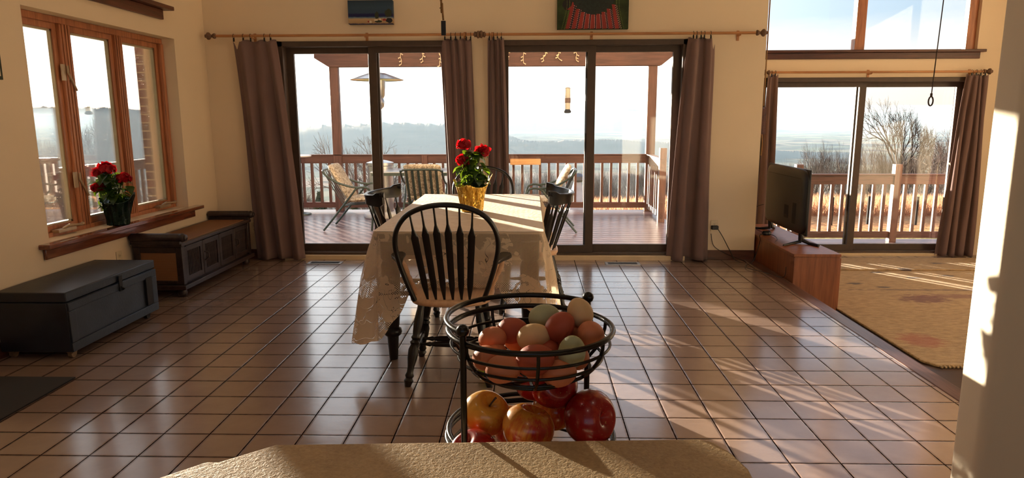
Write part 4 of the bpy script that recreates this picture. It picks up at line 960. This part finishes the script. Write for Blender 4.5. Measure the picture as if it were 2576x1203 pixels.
def apple(mat, x, y, z, r, rx, ry, rz, label, stem=True, tall=.9):
    x, y, z, r = x*SS, y*SS, H-(H-z)*SS, r*SS
    t = thing('apple', label, 'apple', (x, y, z), 0, 'apples in the lower basket'); t.rotation_euler = (rx, ry, rz)
    prof = []
    for i in range(23):
        a = PI*i/22; rr_ = r*math.sin(a)**.92*(1.0+.05*math.cos(a)*-1); zz = -r*tall*math.cos(a)
        if a > PI*.82: zz -= r*.42*((a-PI*.82)/(PI*.18))**1.6
        if a < PI*.14: zz += r*.22*((PI*.14-a)/(PI*.14))**1.6
        prof.append((max(rr_, 1e-5), zz))
    m = MB(); m.lathe(prof, 30, caps=False)
    for v in m.v:
        a = math.atan2(v.y, v.x); k = 1+.025*math.cos(5*a)*(.5-.5*v.z/r)+.02*math.cos(2*a+1); v.x *= k; v.y *= k
    m.build('skin', M[mat], t, smooth=80)
    if stem: MB().tube([(0, 0, r*.45), (.002, 0, r*.75), (.006, .001, r*1.02)], [.0014, .0014, .002], 6).build('stem', M['bark'], t)
AP = [('appleR', -.091, 1.015, .845, .040, .3, -.5, 0, 'bright red apple at the left front behind the post', True),
 ('appleY', -.076, 1.095, .878, .040, .55, .1, .5, 'orange yellow apple with a green hollow, behind the left one', True),
 ('appleM', -.004, 1.035, .880, .0425, -.1, .3, 0, 'red and gold apple in the middle of the lower basket', False),
 ('appleR', .099, 1.07, .884, .046, .3, 1.3, -.4, 'large dark red apple at the right', False),
 ('appleR', .040, 1.10, .928, .0405, 1.2, 0, .35, 'red apple on top with its stem facing the camera', True),
 ('appleR', .008, 1.155, .912, .037, .1, 0, 0, 'dull red apple behind the topmost one', False),
 ('appleY', .045, 1.005, .830, .040, .2, .2, 0, 'yellow orange apple low at the front, cut by the counter edge', False),
 ('appleM', .042, 1.15, .860, .038, .1, .1, 0, 'shaded green gold apple between the middle and right ones', False),
 ('appleR', -.030, 1.00, .822, .036, .2, .2, 0, 'red apple at the bottom of the lower basket', False),
 ('appleM', -.03, 1.13, .838, .038, .2, .2, 0, 'gold apple at the back bottom of the basket', False)]
for a in AP: apple(*a)
tag(MB().sphere((0, 0, 0), .033, 20, 12).build('tennis_ball', M['ball'], smooth=80), 'yellow green ball on the tiles behind the front chair leg', 'ball').location = (-.250, 3.47, .033)

# ------------------------------------------------------------------ outside: decks, rails, pergola
DZ = -.10
m = MB(); y = 6.85
while y < 11.02: m.box(-5.75, 2.0, y, y+.134, DZ-.035, DZ); y += .147
o = m.build('deck_floor', M['deckwood'], smooth=0); struct(o, 'stained plank deck outside the dining area')
DZR = -.335
m = MB(); y = 8.32
while y < 9.62: m.box(2.2, 8.2, y, y+.134, DZR-.035, DZR); y += .142
o = m.build('deck_floor_lower', M['deckwood'], smooth=0); struct(o, 'lower plank deck outside the living area')
o = MB().box(-5.75, 2.0, 11.0, 11.06, -1.2, DZ-.036).box(2.2, 8.2, 9.6, 9.66, -1.2, DZR-.036).build('deck_skirt', M['railwood'], smooth=0); struct(o, 'deck skirt boards')
def railing(label, p0, p1, zd, posts, h=.9, ptop=None):
    p0, p1 = Vector(p0), Vector(p1); L = (p1-p0).length; d = (p1-p0)/L; ang = math.atan2(d.y, d.x)
    t = thing('deck_railing', label, 'railing', (p0.x, p0.y, zd), ang, 'deck railings')
    MB().box(0, L, -.02, .02, h-.125, h).box(0, L, -.045, .045, h-.0, h+.018).build('top_rail', M['railwood'], t, bevel=.003)
    MB().box(0, L, -.02, .02, .055, .145).build('bottom_rail', M['railwood'], t, bevel=.003)
    n = int(L/.142); first = None
    for i in range(n):
        x = .071+i*.142
        if any(abs(x-q) < .07 for q, _ in posts): continue
        if first is None: first = MB().box(-.02, .02, -.02, .02, .145, h-.125).build('baluster', M['postwood'], t, bevel=.002); first.location = (x, .0, 0)
        else: c = first.copy(); COL.objects.link(c); c.location = (x, 0, 0)
    for q, zt in posts: 
        m = MB().box(q-.047, q+.047, -.047, .047, -.0 if zd > -.2 else -.0, zt)
        if zt < 1.4: m.v += []; m.prism([(q-.047, -.047), (q+.047, -.047), (q+.047, .047), (q-.047, .047)], zt, zt+.001)
        m.build('post', M['postwood'], t, bevel=.008)
    return t
railing('long front deck railing seen through the left and middle doors', (-5.6, 10.95), (1.88, 10.95), DZ, [(.047, 1.05), (3.9, .9)], .9)
railing('short side deck railing at the right edge of the upper deck', (1.88, 10.9), (1.88, 9.72), DZ, [(1.13, 1.06)], .9)
railing('side deck railing seen through the casement window', (-5.6, 7.62), (-5.6, 10.9), DZ, [], .9)
t = thing('newel_post', 'thick capped deck post seen in the left pane of the casement window', 'post', (-5.42, 7.5, DZ)); MB().box(-.085, .085, -.085, .085, 0, 1.02).box(-.1, .1, -.1, .1, .86, .9).build('shaft', M['postwood'], t, bevel=.01); MB().box(-.1, .1, -.1, .1, 1.02, 1.06).build('cap', M['postwood'], t, bevel=.02)
railing('lower deck railing seen through the right sliding door', (2.4, 9.5), (8.1, 9.5), DZR, [(1.3, 1.08), (2.64, 1.08), (4.2, 1.08), (5.6, 1.08)], .93)
t = thing('pergola', 'dark stained pergola beam on two posts over the deck railing', 'pergola', (-.6, 10.95, DZ))
def beam(y): 
    return [(-2.79, .0), (-2.57, -.21), (2.64, -.21), (2.79, -.09), (2.79, .08), (-2.79, .08)]
m = MB(); bo = [(-2.79, 2.50), (-2.79, 2.42), (-2.57, 2.285), (2.62, 2.285), (2.79, 2.42), (2.79, 2.55), (-2.79, 2.55)]
for yy in (-.085, .045): m.add([(x, yy, z) for x, z in bo]+[(x, yy+.04, z) for x, z in bo], [tuple(range(7)), tuple(reversed(range(7, 14)))]+[(i, (i+1) % 7, 7+(i+1) % 7, 7+i) for i in range(7)])
m.build('beam', M['railwood'], t, bevel=.004)
for x in (-2.505, 2.50): MB().box(x-.07, x+.07, -.045, .045, 0, 2.5).build('post', M['postwood'], t, bevel=.006)
for i in range(7): MB().box(-2.5+i*.84-.02, -2.5+i*.84+.02, -3.7, .35, 2.55, 2.69).build('rafter', M['deckwood'], t)
t = thing('icicle_lights', 'string of small unlit icicle lights hanging along the pergola beam', 'string lights', (-.6, 10.83, 2.43))
MB().tube(cat_rom([(-1.5, 0, 0), (-.9, 0, -.015), (-.3, 0, .0), (.3, 0, -.01), (1.0, 0, .0), (1.6, 0, 0)], 5), .006, 5).build('cable', M['cream'], t)
rr = random.Random(12)
for i in range(11):
    x = -1.4+i*.27+rr.uniform(-.06, .06); L = rr.uniform(.12, .26); k = 4
    pts = [(x+rr.uniform(-.02, .02), 0, -L*j/k) for j in range(k+1)]; m = MB(); m.tube(cat_rom(pts, 3), .005, 5)
    for j in range(1, k+1): m.tube([pts[j], (pts[j][0]+rr.choice((-1, 1))*.035, -.005, pts[j][2]-.02)], [.006, .011], 6)
    m.build('icicle', M['bulb'], t)
# patio heater
t = thing('patio_heater', 'steel mushroom patio heater standing by the deck railing', 'heater', (-2.28, 10.28, DZ))
MB().lathe([(.26, 0), (.27, .015), (.26, .06), (.22, .08), (.21, .09)], 32).build('base', M['white'], t, smooth=50)
MB().lathe([(.19, .09), (.19, .78), (.205, .79), (.205, .83), (.1, .86), (.03, .87)], 32).build('tank_housing', M['steel'], t, smooth=40)
MB().tube([(0, 0, .86), (0, 0, 1.65)], .03, 14).build('pole', M['steel'], t)
MB().lathe([(.05, 1.62), (.09, 1.66), (.10, 1.74), (.085, 1.78), (.105, 1.82), (.12, 1.98), (.125, 2.04)], 24).build('burner', M['steel'], t, smooth=40)
MB().lathe([(.385, 2.045), (.39, 2.05), (.25, 2.10), (.12, 2.145), (.02, 2.15)], 40, caps=False).build('reflector', M['steel'], t, smooth=60, solid=.004)
def patio_chair():
    t = thing('patio_chair', 'x', 'chair', (0, 0, 0), 0, 'patio chairs on the deck')
    leg = [(-.33, .012), (-.20, .165), (-.065, .33), (.08, .51), (.12, .56), (.185, .590), (.26, .585), (.31, .545), (.338, .42), (.335, .2), (.318, .012)]
    arm = [(-.31, .80), (-.275, .755), (-.20, .70), (-.114, .65), (.042, .600), (.174, .585)]
    for s in (-1, 1):
        y = .285*s; MB().tube(cat_rom([(x, y, z) for x, z in leg], 4), .0135, 10).build('leg_frame', M['greentube'], t)
        MB().tube(cat_rom([(x, y*.98, z) for x, z in arm], 4), .0135, 10).build('arm', M['greentube'], t)
    MB().tube(cat_rom([(-.30, -.27, .79), (-.318, -.22, .812), (-.322, 0, .815), (-.318, .22, .812), (-.30, .27, .79)], 5), .0135, 10).build('back_rail', M['greentube'], t)
    MB().tube([(-.05, -.285, .335), (-.05, .285, .335)], .011, 8).tube([(.28, -.285, .37), (.28, .285, .37)], .011, 8).build('seat_frame', M['greentube'], t)
    for i in range(6):
        y = -.2+.08*i; MB().tube([(-.318, y, .80), (-.20, y, .56), (-.06, y, .335), (.28, y, .365)], .018, 6, flat=.25).build('slat', M['greentube'], t)
    def pad(p0, p1, th, w, name):
        p0, p1 = Vector(p0), Vector(p1); d = (p1-p0); n = Vector((-d.z, 0, d.x)).normalized()
        if n.z < 0: n = -n
        def fn(u, v):
            a = 2*PI*u; cx = math.copysign(abs(math.cos(a))**.45, math.cos(a)); cz = math.copysign(abs(math.sin(a))**.6, math.sin(a)); k = math.sin(PI*min(1, max(0, v)))**.22 if 0 < v < 1 else .02
            return p0+d*(.5+.5*cx*(.9+.1*k))+n*(th*.5+th*.5*cz*k)+Vector((0, w*(v-.5), 0))
        MB().grid(fn, 28, 15, cu=True).build(name, M['cushion'], t, smooth=80)
    pad((-.285, 0, .86), (-.03, 0, .40), .085, .50, 'back_cushion'); pad((-.05, 0, .365), (.33, 0, .385), .085, .50, 'seat_cushion')
    return t
pc = patio_chair(); pc.location = (-2.43, 9.17, DZ); pc['label'] = 'green tube patio chair with floral cushion, left on the deck, facing right'
copy_tree(pc, (-1.45, 9.30, DZ), PI/2, 'green tube patio chair seen from behind, between the left chair and the curtain')
copy_tree(pc, (.27, 9.02, DZ), PI, 'green tube patio chair with floral cushion, seen through the middle door, facing left')
t = thing('patio_table', 'pale topped patio table behind the chairs on the left of the deck', 'table', (-1.4, 9.98, DZ))
MB().box(-.88, .88, -.38, .38, .72, .738).build('table_top', M['whitemetal'], t, bevel=.006)
boxes((-.86, .86, -.37, -.35, .68, .72), (-.86, .86, .35, .37, .68, .72), (-.86, -.84, -.35, .35, .68, .72), (.84, .86, -.35, .35, .68, .72)).build('apron', M['greentube'], t)
for x in (-.8, .8):
    for y in (-.32, .32): MB().tube([(x, y, 0), (x, y, .7)], .018, 8).build('leg', M['greentube'], t)
t = thing('plant_stand', 'small round white topped stand at the left end of the deck railing', 'stand', (-3.58, 10.5, DZ))
MB().lathe([(.02, .90), (.17, .905), (.18, .92), (.17, .928), (.001, .926)], 28).build('top', M['white'], t, smooth=40); MB().tube([(0, 0, 0), (0, 0, .90)], .018, 8).lathe([(.14, 0), (.13, .02), (.02, .04)], 20).build('stem', M['greentube'], t)
t = thing('rail_planter', 'unpainted wooden planter box hung inside the deck railing by the middle door', 'planter', (-.08, 10.82, .66))
boxes((-.24, .24, -.075, -.06, 0, .09), (-.24, .24, .06, .075, 0, .09), (-.24, -.225, -.06, .06, 0, .09), (.225, .24, -.06, .06, 0, .09), (-.225, .225, -.06, .06, 0, .012)).build('box', M['newwood'], t, bevel=.003)
boxes((-.2, -.17, .0745, .11, .055, .075), (.17, .2, .0745, .11, .055, .075)).build('hook', M['greentube'], t)
t = thing('bird_feeder', 'clear tube bird feeder hanging from the pergola beam', 'bird feeder', (.58, 10.95, 1.46))
MB().tube([(0, 0, .40), (0, 0, .73)], .002, 5).tube([(-.03, 0, .40), (0, 0, .46), (.03, 0, .40)], .002, 5).build('wire', M['finial'], t)
MB().lathe([(.045, .06), (.045, .21), (.043, .38), (.048, .385), (.03, .40), (.002, .405)], 20).build('seed_tube', M['tube'], t, smooth=40)
MB().lathe([(.046, .16), (.05, .165), (.05, .23), (.046, .235)], 20).build('collar', M['finial'], t); MB().lathe([(.03, 0), (.055, .008), (.06, .03), (.045, .05), (.04, .06)], 20).build('tray', M['slot'], t, smooth=40)
t = thing('umbrella', 'closed pale blue umbrella with a slate cap beyond the deck railing', 'umbrella', (.86, 12.4, -1.12))
MB().lathe([(.36, .35), (.24, .78), (.12, 1.2), (.07, 1.36)], 8).build('canopy', M['ltblue'], t, smooth=0); MB().lathe([(.075, 1.36), (.15, 1.40), (.14, 1.46), (.05, 1.51), (.002, 1.52)], 14).build('cap', M['greycover'], t, smooth=40); MB().tube([(0, 0, 0), (0, 0, 1.4)], .025, 8).build('pole', M['steel'], t)
# brick buttress left of far wall
o = MB().box(-3.58, -3.395, 6.25, 6.95, -1.2, 4.2).build('wall_brick', M['brick'], smooth=0); struct(o, 'brick outer wall end seen through the casement window')
o = MB().box(-5.2, -3.395, 3.4, 5.35, 2.35, 2.45).build('trim_2', M['siding'], smooth=0); struct(o, 'eave board above the casement window')

# ------------------------------------------------------------------ land
def sm(x, a, b): 
    t_ = min(1, max(0, (x-a)/(b-a))); return t_*t_*(3-2*t_)
def gz(x, y):
    z = -1.12-.3*sm(y, 12, 18)-2.0*sm(y, 18, 42)-.0*sm(y, 40, 60)
    z -= 9*sm(y, 38, 70)+20*sm(y, 68, 200)+46*sm(y, 180, 520)
    z -= 3.2*sm(-x, -24, 4)*sm(y, 20, 46)+5.*sm(-x, -4, 40)*sm(y, 14, 60)+1.2*sm(-x, 4, 10)*sm(y, 2, 18)
    z += .25*mnoise.noise(Vector((x*.05, y*.05, 0)))
    return z
m = MB()
xs = [-900, -600, -400, -260, -180, -130, -100]+[-80+4*i for i in range(41)]+[100, 130, 180, 260, 400, 600, 900]; ys = [-20, -10, -4, 2, 5, 8]+[10+2.5*i for i in range(40)]+[115, 130, 150, 180, 220, 280, 350, 430, 540]
vs = [(x, y, gz(x, y)) for x in xs for y in ys]; ny = len(ys); m.add(vs, [(i*ny+j, (i+1)*ny+j, (i+1)*ny+j+1, i*ny+j+1) for i in range(len(xs)-1) for j in range(ny-1)])
o = m.build('ground', M['ground'], smooth=180); struct(o, 'sloping yard and meadow')
m = MB(); xs = [-9000+600*i for i in range(31)]; ys = [430+300*i for i in range(42)]
vs = [(x, y, -79+6*mnoise.noise(Vector((x*.001, y*.001, 3)))+10*sm(y, 3000, 12000)) for x in xs for y in ys]; ny = len(ys); m.add(vs, [(i*ny+j, (i+1)*ny+j, (i+1)*ny+j+1, i*ny+j+1) for i in range(len(xs)-1) for j in range(ny-1)])
o = m.build('valley_floor', M['valley'], smooth=180); struct(o, 'hazy farmland in the valley')
def ridge(name, label, dist, t0, t1, crest, base, depth, rough, n=260):
    m = MB(); rows = [(-1, 0), (-.85, .16), (-.7, .35), (-.57, .52), (-.45, .67), (-.34, .79), (-.24, .88), (-.15, .945), (-.08, .985), (0, 1), (.15, .93), (.5, .5), (1, 0)]
    for i in range(n+1):
        tt = t0+(t1-t0)*i/n; c = crest(tt)
        for k, (a, h) in enumerate(rows):
            y = dist+a*depth; x = tt*y; jit = (mnoise.noise(Vector((tt*90, a*3, dist)))*rough+mnoise.noise(Vector((tt*640, a*57, dist)))*rough*.8)*(1. if a > -.1 else .12)
            m.v.append(Vector((x, y, base+(c-base)*h+jit*h)))
    r = len(rows)
    for i in range(n):
        for k in range(r-1): a = i*r+k; m.f.append([a, a+r, a+r+1, a+1])
    o = m.build(name, M['forest'], smooth=60); struct(o, label)
def lerp_pts(pts):
    def f(t_):
        if t_ <= pts[0][0]: return pts[0][1]
        for (a, va), (b_, vb) in zip(pts, pts[1:]):
            if t_ <= b_: k = (t_-a)/(b_-a); k = k*k*(3-2*k); return va+(vb-va)*k
        return pts[-1][1]
    return f
ridge('near_hill', 'wooded hill in the haze at the left', 1800, -1.4, .05, lerp_pts([(-1.4, 20), (-.8, 38), (-.62, 34), (-.5, 14), (-.36, -20), (-.3, -14), (-.2, -8), (-.12, -12), (-.05, -40), (.05, -78)]), -80, 420, 3.4, 1100)
ridge('valley_woods', 'belt of trees in the valley mist', 1500, -.4, .5, lerp_pts([(-.4, -75), (-.2, -60), (-.05, -44), (.02, -47), (.1, -43), (.2, -50), (.3, -66), (.5, -76)]), -84, 160, 2.6, 900)
ridge('far_mountain', 'long blue mountain ridge on the horizon', 5200, -.9, .6, lerp_pts([(-.9, 10), (-.4, 48), (-.25, 66), (-.15, 56), (-.05, 40), (-.03, 50), (.08, 54), (.14, 66), (.19, 40), (.24, -8), (.32, -50), (.6, -70)]), -80, 900, 5., 300)
ridge('farthest_mountain', 'faint ridge on the horizon at the right', 10500, .1, 1.1, lerp_pts([(.1, 30), (.35, 70), (.42, 58), (.5, 82), (.64, 84), (.8, 60), (1.1, 40)]), -80, 1500, 5., 200)

def tree_mesh(seed, h, lv=6, br=3, spread=.55, trunk=.03, lean=0.):
    rr = random.Random(seed); m = MB()
    def rec(p, d, L, r, k):
        e = p+d*L+Vector((rr.uniform(-1, 1), rr.uniform(-1, 1), rr.uniform(-.3, 1)))*L*.1
        mid = p.lerp(e, .5)+Vector((rr.uniform(-1, 1), rr.uniform(-1, 1), 0))*L*.05; n = 5 if k > lv-2 else 3
        m.tube([p, mid, e], [r, r*.85, r*.68], n, caps=False)
        if k == 0: return
        nb = br+(1 if rr.random() < .35 else 0)
        for i in range(nb):
            a = 2*PI*(i+rr.random()*.7)/nb; s_ = spread*rr.uniform(.6, 1.35); o1 = d.orthogonal().normalized(); o2_ = d.cross(o1)
            nd = (d*math.cos(s_)+(o1*math.cos(a)+o2_*math.sin(a))*math.sin(s_)); nd.z += .12; nd.normalize()
            st = e if i < 2 else p.lerp(e, rr.uniform(.5, .95)); rec(st, nd, L*rr.uniform(.62, .82), r*.60, k-1)
    rec(Vector((0, 0, -.3)), Vector((lean, 0, 1)).normalized(), h*.27, h*trunk, lv); return m
protos = []
for i, (sd, lv, br, sp) in enumerate(((1, 6, 3, .5), (5, 6, 3, .42), (9, 6, 3, .6), (14, 6, 3, .36))):
    protos.append(tree_mesh(sd, 8., lv, br, sp, .0135).build('bare_tree', M['bark'] if i % 2 else M['barkpale'], smooth=0))
used = set(); spots = []
for o_t in protos: o_t['w'] = max(max(abs(v.co.x), abs(v.co.y)) for v in o_t.data.vertices)
HW = [o_t['w'] for o_t in protos]; HT = [max(v.co.z for v in o_t.data.vertices) for o_t in protos]
for o_t in protos: del o_t['w']
def put_tree(i, x, y, h, label, group=None, rz=None):
    p = protos[i]
    if i in used: p = p.copy(); COL.objects.link(p)
    used.add(i); p.location = (x, y, gz(x, y)); s = h/8.; k_ = .56 if group else .9; p.scale = (s*k_, s*k_, s); p.rotation_euler = (0, 0, PI/2*R.randrange(4) if rz is None else rz)
    spots.append((x, y, HW[i]*s*k_))
    tag(p, label, 'tree', group); return p
big = tree_mesh(33, 12.5, 6, 3, .5, .02).build('bare_tree', M['bark'], smooth=0); big.location = (38.6, 72, gz(38.6, 72)); big.scale = (.95, .95, 1.5); tag(big, 'tallest bare tree behind the meadow, in the right pane of the right sliding door', 'tree')
b2 = tree_mesh(41, 11.5, 6, 3, .55, .02).build('bare_tree', M['barkpale'], smooth=0); b2.location = (44.8, 75, gz(44.8, 75)); b2.scale = (.85, .85, 1.4); tag(b2, 'tall crooked bare tree right of the tallest one', 'tree')
b3 = big.copy(); COL.objects.link(b3); b3.location = (47.2, 68, gz(47.2, 68)); b3.rotation_euler = (0, 0, 2.); b3.scale = (.8, .8, 1.4); tag(b3, 'tall bare tree at the edge of the right curtain', 'tree')
b4 = b2.copy(); COL.objects.link(b4); b4.location = (-13.6, 58, gz(-13.6, 58)); b4.rotation_euler = (0, 0, 1.); b4.scale = (1.15, 1.15, 1.72); tag(b4, 'lone round crowned bare tree behind the patio heater', 'tree')
put_tree(0, -24.5, 34, 8.2, 'bare tree in the left pane of the casement window'); put_tree(2, -23.2, 40, 9.4, 'bare tree in the middle pane of the casement window'); put_tree(1, -18, 40, 7.6, 'small bare tree in the right pane of the casement window')
def belt(n, t0, t1, y0, y1, a0, a1, label, group, kf=.98):
    for k in range(n):
        for tr in range(80):
            y = R.uniform(y0, y1); tt = t0+(t1-t0)*(k+R.random())/n; i = R.randrange(4); h = (H-y*R.uniform(a0, a1)-gz(tt*y, y))/HT[i]*8; w = HW[i]*h/8*.56; x = tt*y
            if all(abs(x-a) > (w+c)*kf or abs(y-b_) > (w+c)*kf for a, b_, c in spots): put_tree(i, x, y, h, label, group); break
spots += [(38.6, 72, 5), (44.8, 75, 4), (47.2, 68, 4), (-13.6, 58, 5)]
belt(16, .42, .74, 60, 92, .016, .044, 'tall bare trees crowding round the tallest one behind the meadow', 'tall trees behind the meadow', .45)
belt(58, .28, .95, 48, 112, .05, .074, 'bare trees in the belt behind the right hand meadow', 'tree belt behind the meadow')
belt(44, -.10, .24, 46, 104, .062, .078, 'bare trees seen between the balusters of the middle door', 'trees behind the middle door')
belt(16, -.36, -.12, 44, 80, .085, .11, 'small hazy trees below the deck on the left', 'trees below the left deck')
def ever(h, seed):
    rr = random.Random(seed); m = MB(); m.tube([(0, 0, -.2), (0, 0, h)], [h*.02, .01], 6)
    for k in range(26):
        z = h*(.12+.86*k/26); r_ = h*.27*(1-k/27)**.9
        for j in range(11):
            a = rr.uniform(0, 6.28); e = Vector((math.cos(a)*r_, math.sin(a)*r_, z-r_*.25)); m.tube([(0, 0, z), e*.0+Vector((e.x*.5, e.y*.5, z)), e], [.015*h, .028*h, .004], 4, caps=False)
    return m
e1 = ever(6.2, 3).build('evergreen_tree', M['evergreen'], smooth=0); e1.location = (-13.2, 42, gz(-13.2, 42)); tag(e1, 'evergreen tree below the deck, left of the pergola post', 'tree', 'evergreens below the deck')
e2 = e1.copy(); COL.objects.link(e2); e2.location = (-10.5, 40, gz(-10.5, 40)); e2.scale = (.8,)*3; tag(e2, 'smaller evergreen tree behind the left patio chair', 'tree', 'evergreens below the deck')
# tall dry grass
rr = random.Random(77); m = MB()
for k in range(60000):
    y = 19+23*rr.random()**1.3; tt = rr.uniform(-.18, .95); x = tt*y; z = gz(x, y); h = rr.uniform(.2, .5); a = rr.uniform(0, PI); w = rr.uniform(.008, .022); dx, dy = math.cos(a)*w, math.sin(a)*w; l = rr.uniform(-.2, .2)
    i = len(m.v); m.v += [Vector((x-dx, y-dy, z)), Vector((x+dx, y+dy, z)), Vector((x+l, y+l*.5, z+h))]; m.f.append([i, i+1, i+2])
m.uv = None
me = bpy.data.meshes.new('meadow_grass'); me.from_pydata([tuple(v) for v in m.v], [], m.f); o = bpy.data.objects.new('meadow_grass', me); COL.objects.link(o); me.materials.append(M['drygrass']); tag(o, 'tall orange dry grass covering the meadow beyond the lower deck', 'grass', kind='stuff')
for k, (x, y) in enumerate(((7.6, 17.2), (8.6, 17.4), (9.7, 17.2), (6.4, 17.3))):
    tag(MB().tube([(0, 0, 0), (0, 0, .75)], .035, 8).build('fence_post', M['slot'], loc=None), 'thin dark garden post at the near edge of the meadow', 'post', 'garden posts by the meadow').location = (x, y, gz(x, y)-.03)
# haze: one wedge of thin air over the valley and a low mist layer
def vol(name, verts, faces, dens, col, aniso, label):
    b = NB(name); v = b.n('VolumeScatter'); v.inputs['Color'].default_value = col; v.inputs['Density'].default_value = dens; v.inputs['Anisotropy'].default_value = aniso
    m = b.end(None, v); o = MB().add(verts, faces).build(name, m, smooth=0); tag(o, label, 'haze', kind='stuff'); return o
def wedge(y0, y1, x0, x1, zb, zt0, zt1):
    return [(-x0, y0, zb), (x0, y0, zb), (x1, y1, zb), (-x1, y1, zb), (-x0, y0, zt0), (x0, y0, zt0), (x1, y1, zt1), (-x1, y1, zt1)], [(0, 1, 2, 3), (7, 6, 5, 4), (0, 4, 5, 1), (1, 5, 6, 2), (2, 6, 7, 3), (3, 7, 4, 0)]
vs = [(-140, 40, -60), (7, 40, -60), (20, 89, -60), (-240, 89, -60), (-140, 40, 1.5), (7, 40, 1.5), (20, 89, 2.6), (-240, 89, 2.6)]
vol('hillside_mist', vs, [(0, 1, 2, 3), (7, 6, 5, 4), (0, 4, 5, 1), (1, 5, 6, 2), (2, 6, 7, 3), (3, 7, 4, 0)], .009, (.15, .175, .195, 1), .0, 'morning mist on the slope below the left side of the deck')
pf = [(90, 300, 2.6), (1800, 2600, 33), (6000, 7500, 60), (14000, 16000, 98)]; vs = []; fs = []
for y_, x_, z_ in pf: vs += [(-x_, y_, -140), (x_, y_, -140), (x_, y_, z_), (-x_, y_, z_)]
for i in range(3): fs += [tuple(4*i+k for k in (j, (j+1) % 4))+tuple(4*i+4+k for k in ((j+1) % 4, j)) for j in range(4)]
fs += [(3, 2, 1, 0), (12, 13, 14, 15)]
vol('valley_haze', vs, fs, .0006, (.108, .160, .208, 1), .0, 'thin morning haze filling the valley')

# ------------------------------------------------------------------ light
W = bpy.data.worlds.new('sky'); SC.world = W; W.use_nodes = True; nt = W.node_tree; nt.nodes.clear()
class WB(NB):
    def __init__(s): s.t = nt; s.out = nt.nodes.new('ShaderNodeOutputWorld')
b = WB(); tc = b.n('TexCoord').outputs['Generated']; nv = b.n('VectorMath', tc, operation='NORMALIZE').outputs[0]; sp = b.n('SeparateXYZ', nv)
dt = b.n('VectorMath', nv, tuple(SUN), operation='DOT_PRODUCT').outputs['Value']; dp = b.math('MAXIMUM', dt, 0.)
cl = b.t.nodes.new('ShaderNodeMapping'); cl.inputs[3].default_value = (2.2, 2.2, 12); b.put(cl.inputs[0], nv); cn = b.noise(cl.outputs[0], 1.6, 6, .6)
z = b.math('ADD', sp.outputs[2], b.math('MULTIPLY', b.math('SUBTRACT', cn, .5), -.07))
base = b.ramp(z, [(0., (.98, .86, .76, 1)), (.06, (.93, .90, .88, 1)), (.13, (.40, .60, .80, 1)), (.35, (.30, .50, .82, 1)), (1., (.20, .34, .66, 1))])
g1 = b.math('MULTIPLY', b.math('POWER', dp, 2.5), 2.1); g2 = b.math('MULTIPLY', b.math('POWER', dp, 60.), 2.5)
gl = b.n('VectorMath', (1., .93, .84), b.n('CombineXYZ', b.math('ADD', g1, g2), b.math('ADD', g1, g2), b.math('ADD', g1, g2)).outputs[0], operation='MULTIPLY').outputs[0]
tot = b.n('VectorMath', base, gl, operation='ADD').outputs[0]
bg = b.n('Background', tot, 1.); b.put(b.out.inputs[0], bg)
SKY_STRENGTH = 1.05; bg.inputs[1].default_value = SKY_STRENGTH
L = bpy.data.lights.new('sun', 'SUN'); L.energy = 37.; L.color = (1., .85, .67); L.angle = math.radians(.55); o = bpy.data.objects.new('sun', L); COL.objects.link(o)
o.rotation_euler = (-SUN).to_track_quat('-Z', 'Y').to_euler()
for i, (x, y, p) in enumerate(((-1.6, .6, 4), (1.2, .6, 4), (-.2, -1.8, 6), (3.9, 5.2, 1.5), (-1.4, 3.6, 8))):  # unseen fixtures added to brighten the interior
    t = thing('fill_lamp', ['added unseen fill lamp over the left of the kitchen', 'added unseen fill lamp over the right of the kitchen', 'added unseen fill lamp at the back of the kitchen', 'added unseen fill lamp over the rug', 'added unseen fill lamp over the dining area'][i], 'lamp', (x, y, 4.2), 0)
    MB().lathe([(.18, -.0), (.19, -.02), (.17, -.03)], 24).build('base', M['brass'], t); MB().lathe([(.165, -.03), (.14, -.07), (.07, -.10), (.002, -.105)], 24, caps=False).build('glass_shade', M['fillglow'], t, smooth=60)
    L = bpy.data.lights.new('fill_lamp_point', 'POINT'); L.energy = p; L.color = (1., .90, .78); L.shadow_soft_size = .15; q = bpy.data.objects.new('fill_lamp_point', L); COL.objects.link(q); q.parent = t; q.location = (0, 0, -.3)

# ------------------------------------------------------------------ camera
f_, pit, yaw, roll = 1708.9, .175343, -.0275506, -.0030492
d = Vector((math.sin(yaw)*math.cos(pit), math.cos(yaw)*math.cos(pit), -math.sin(pit))); r = Vector((math.cos(yaw), -math.sin(yaw), 0)); u = r.cross(d)
r2 = r*math.cos(roll)+u*math.sin(roll); u2 = -r*math.sin(roll)+u*math.cos(roll)
cam = bpy.data.cameras.new('camera'); co_ = bpy.data.objects.new('camera', cam); COL.objects.link(co_); SC.camera = co_
cam.sensor_width = 36; cam.lens = 36*f_/2576; cam.clip_start = .02; cam.clip_end = 40000
co_.matrix_world = Matrix(((r2.x, u2.x, -d.x, 0), (r2.y, u2.y, -d.y, 0), (r2.z, u2.z, -d.z, H), (0, 0, 0, 1)))
vs_ = SC.view_settings; vs_.view_transform = 'Standard'; vs_.look = 'None'; vs_.gamma = 1; vs_.exposure = 0.0; vs_.use_curve_mapping = False
SC.cycles.max_bounces = 10; SC.cycles.diffuse_bounces = 5; SC.cycles.glossy_bounces = 5; SC.cycles.transparent_max_bounces = 24; SC.cycles.volume_bounces = 1; SC.cycles.sample_clamp_indirect = 8
SC.cycles.caustics_reflective = False; SC.cycles.caustics_refractive = False
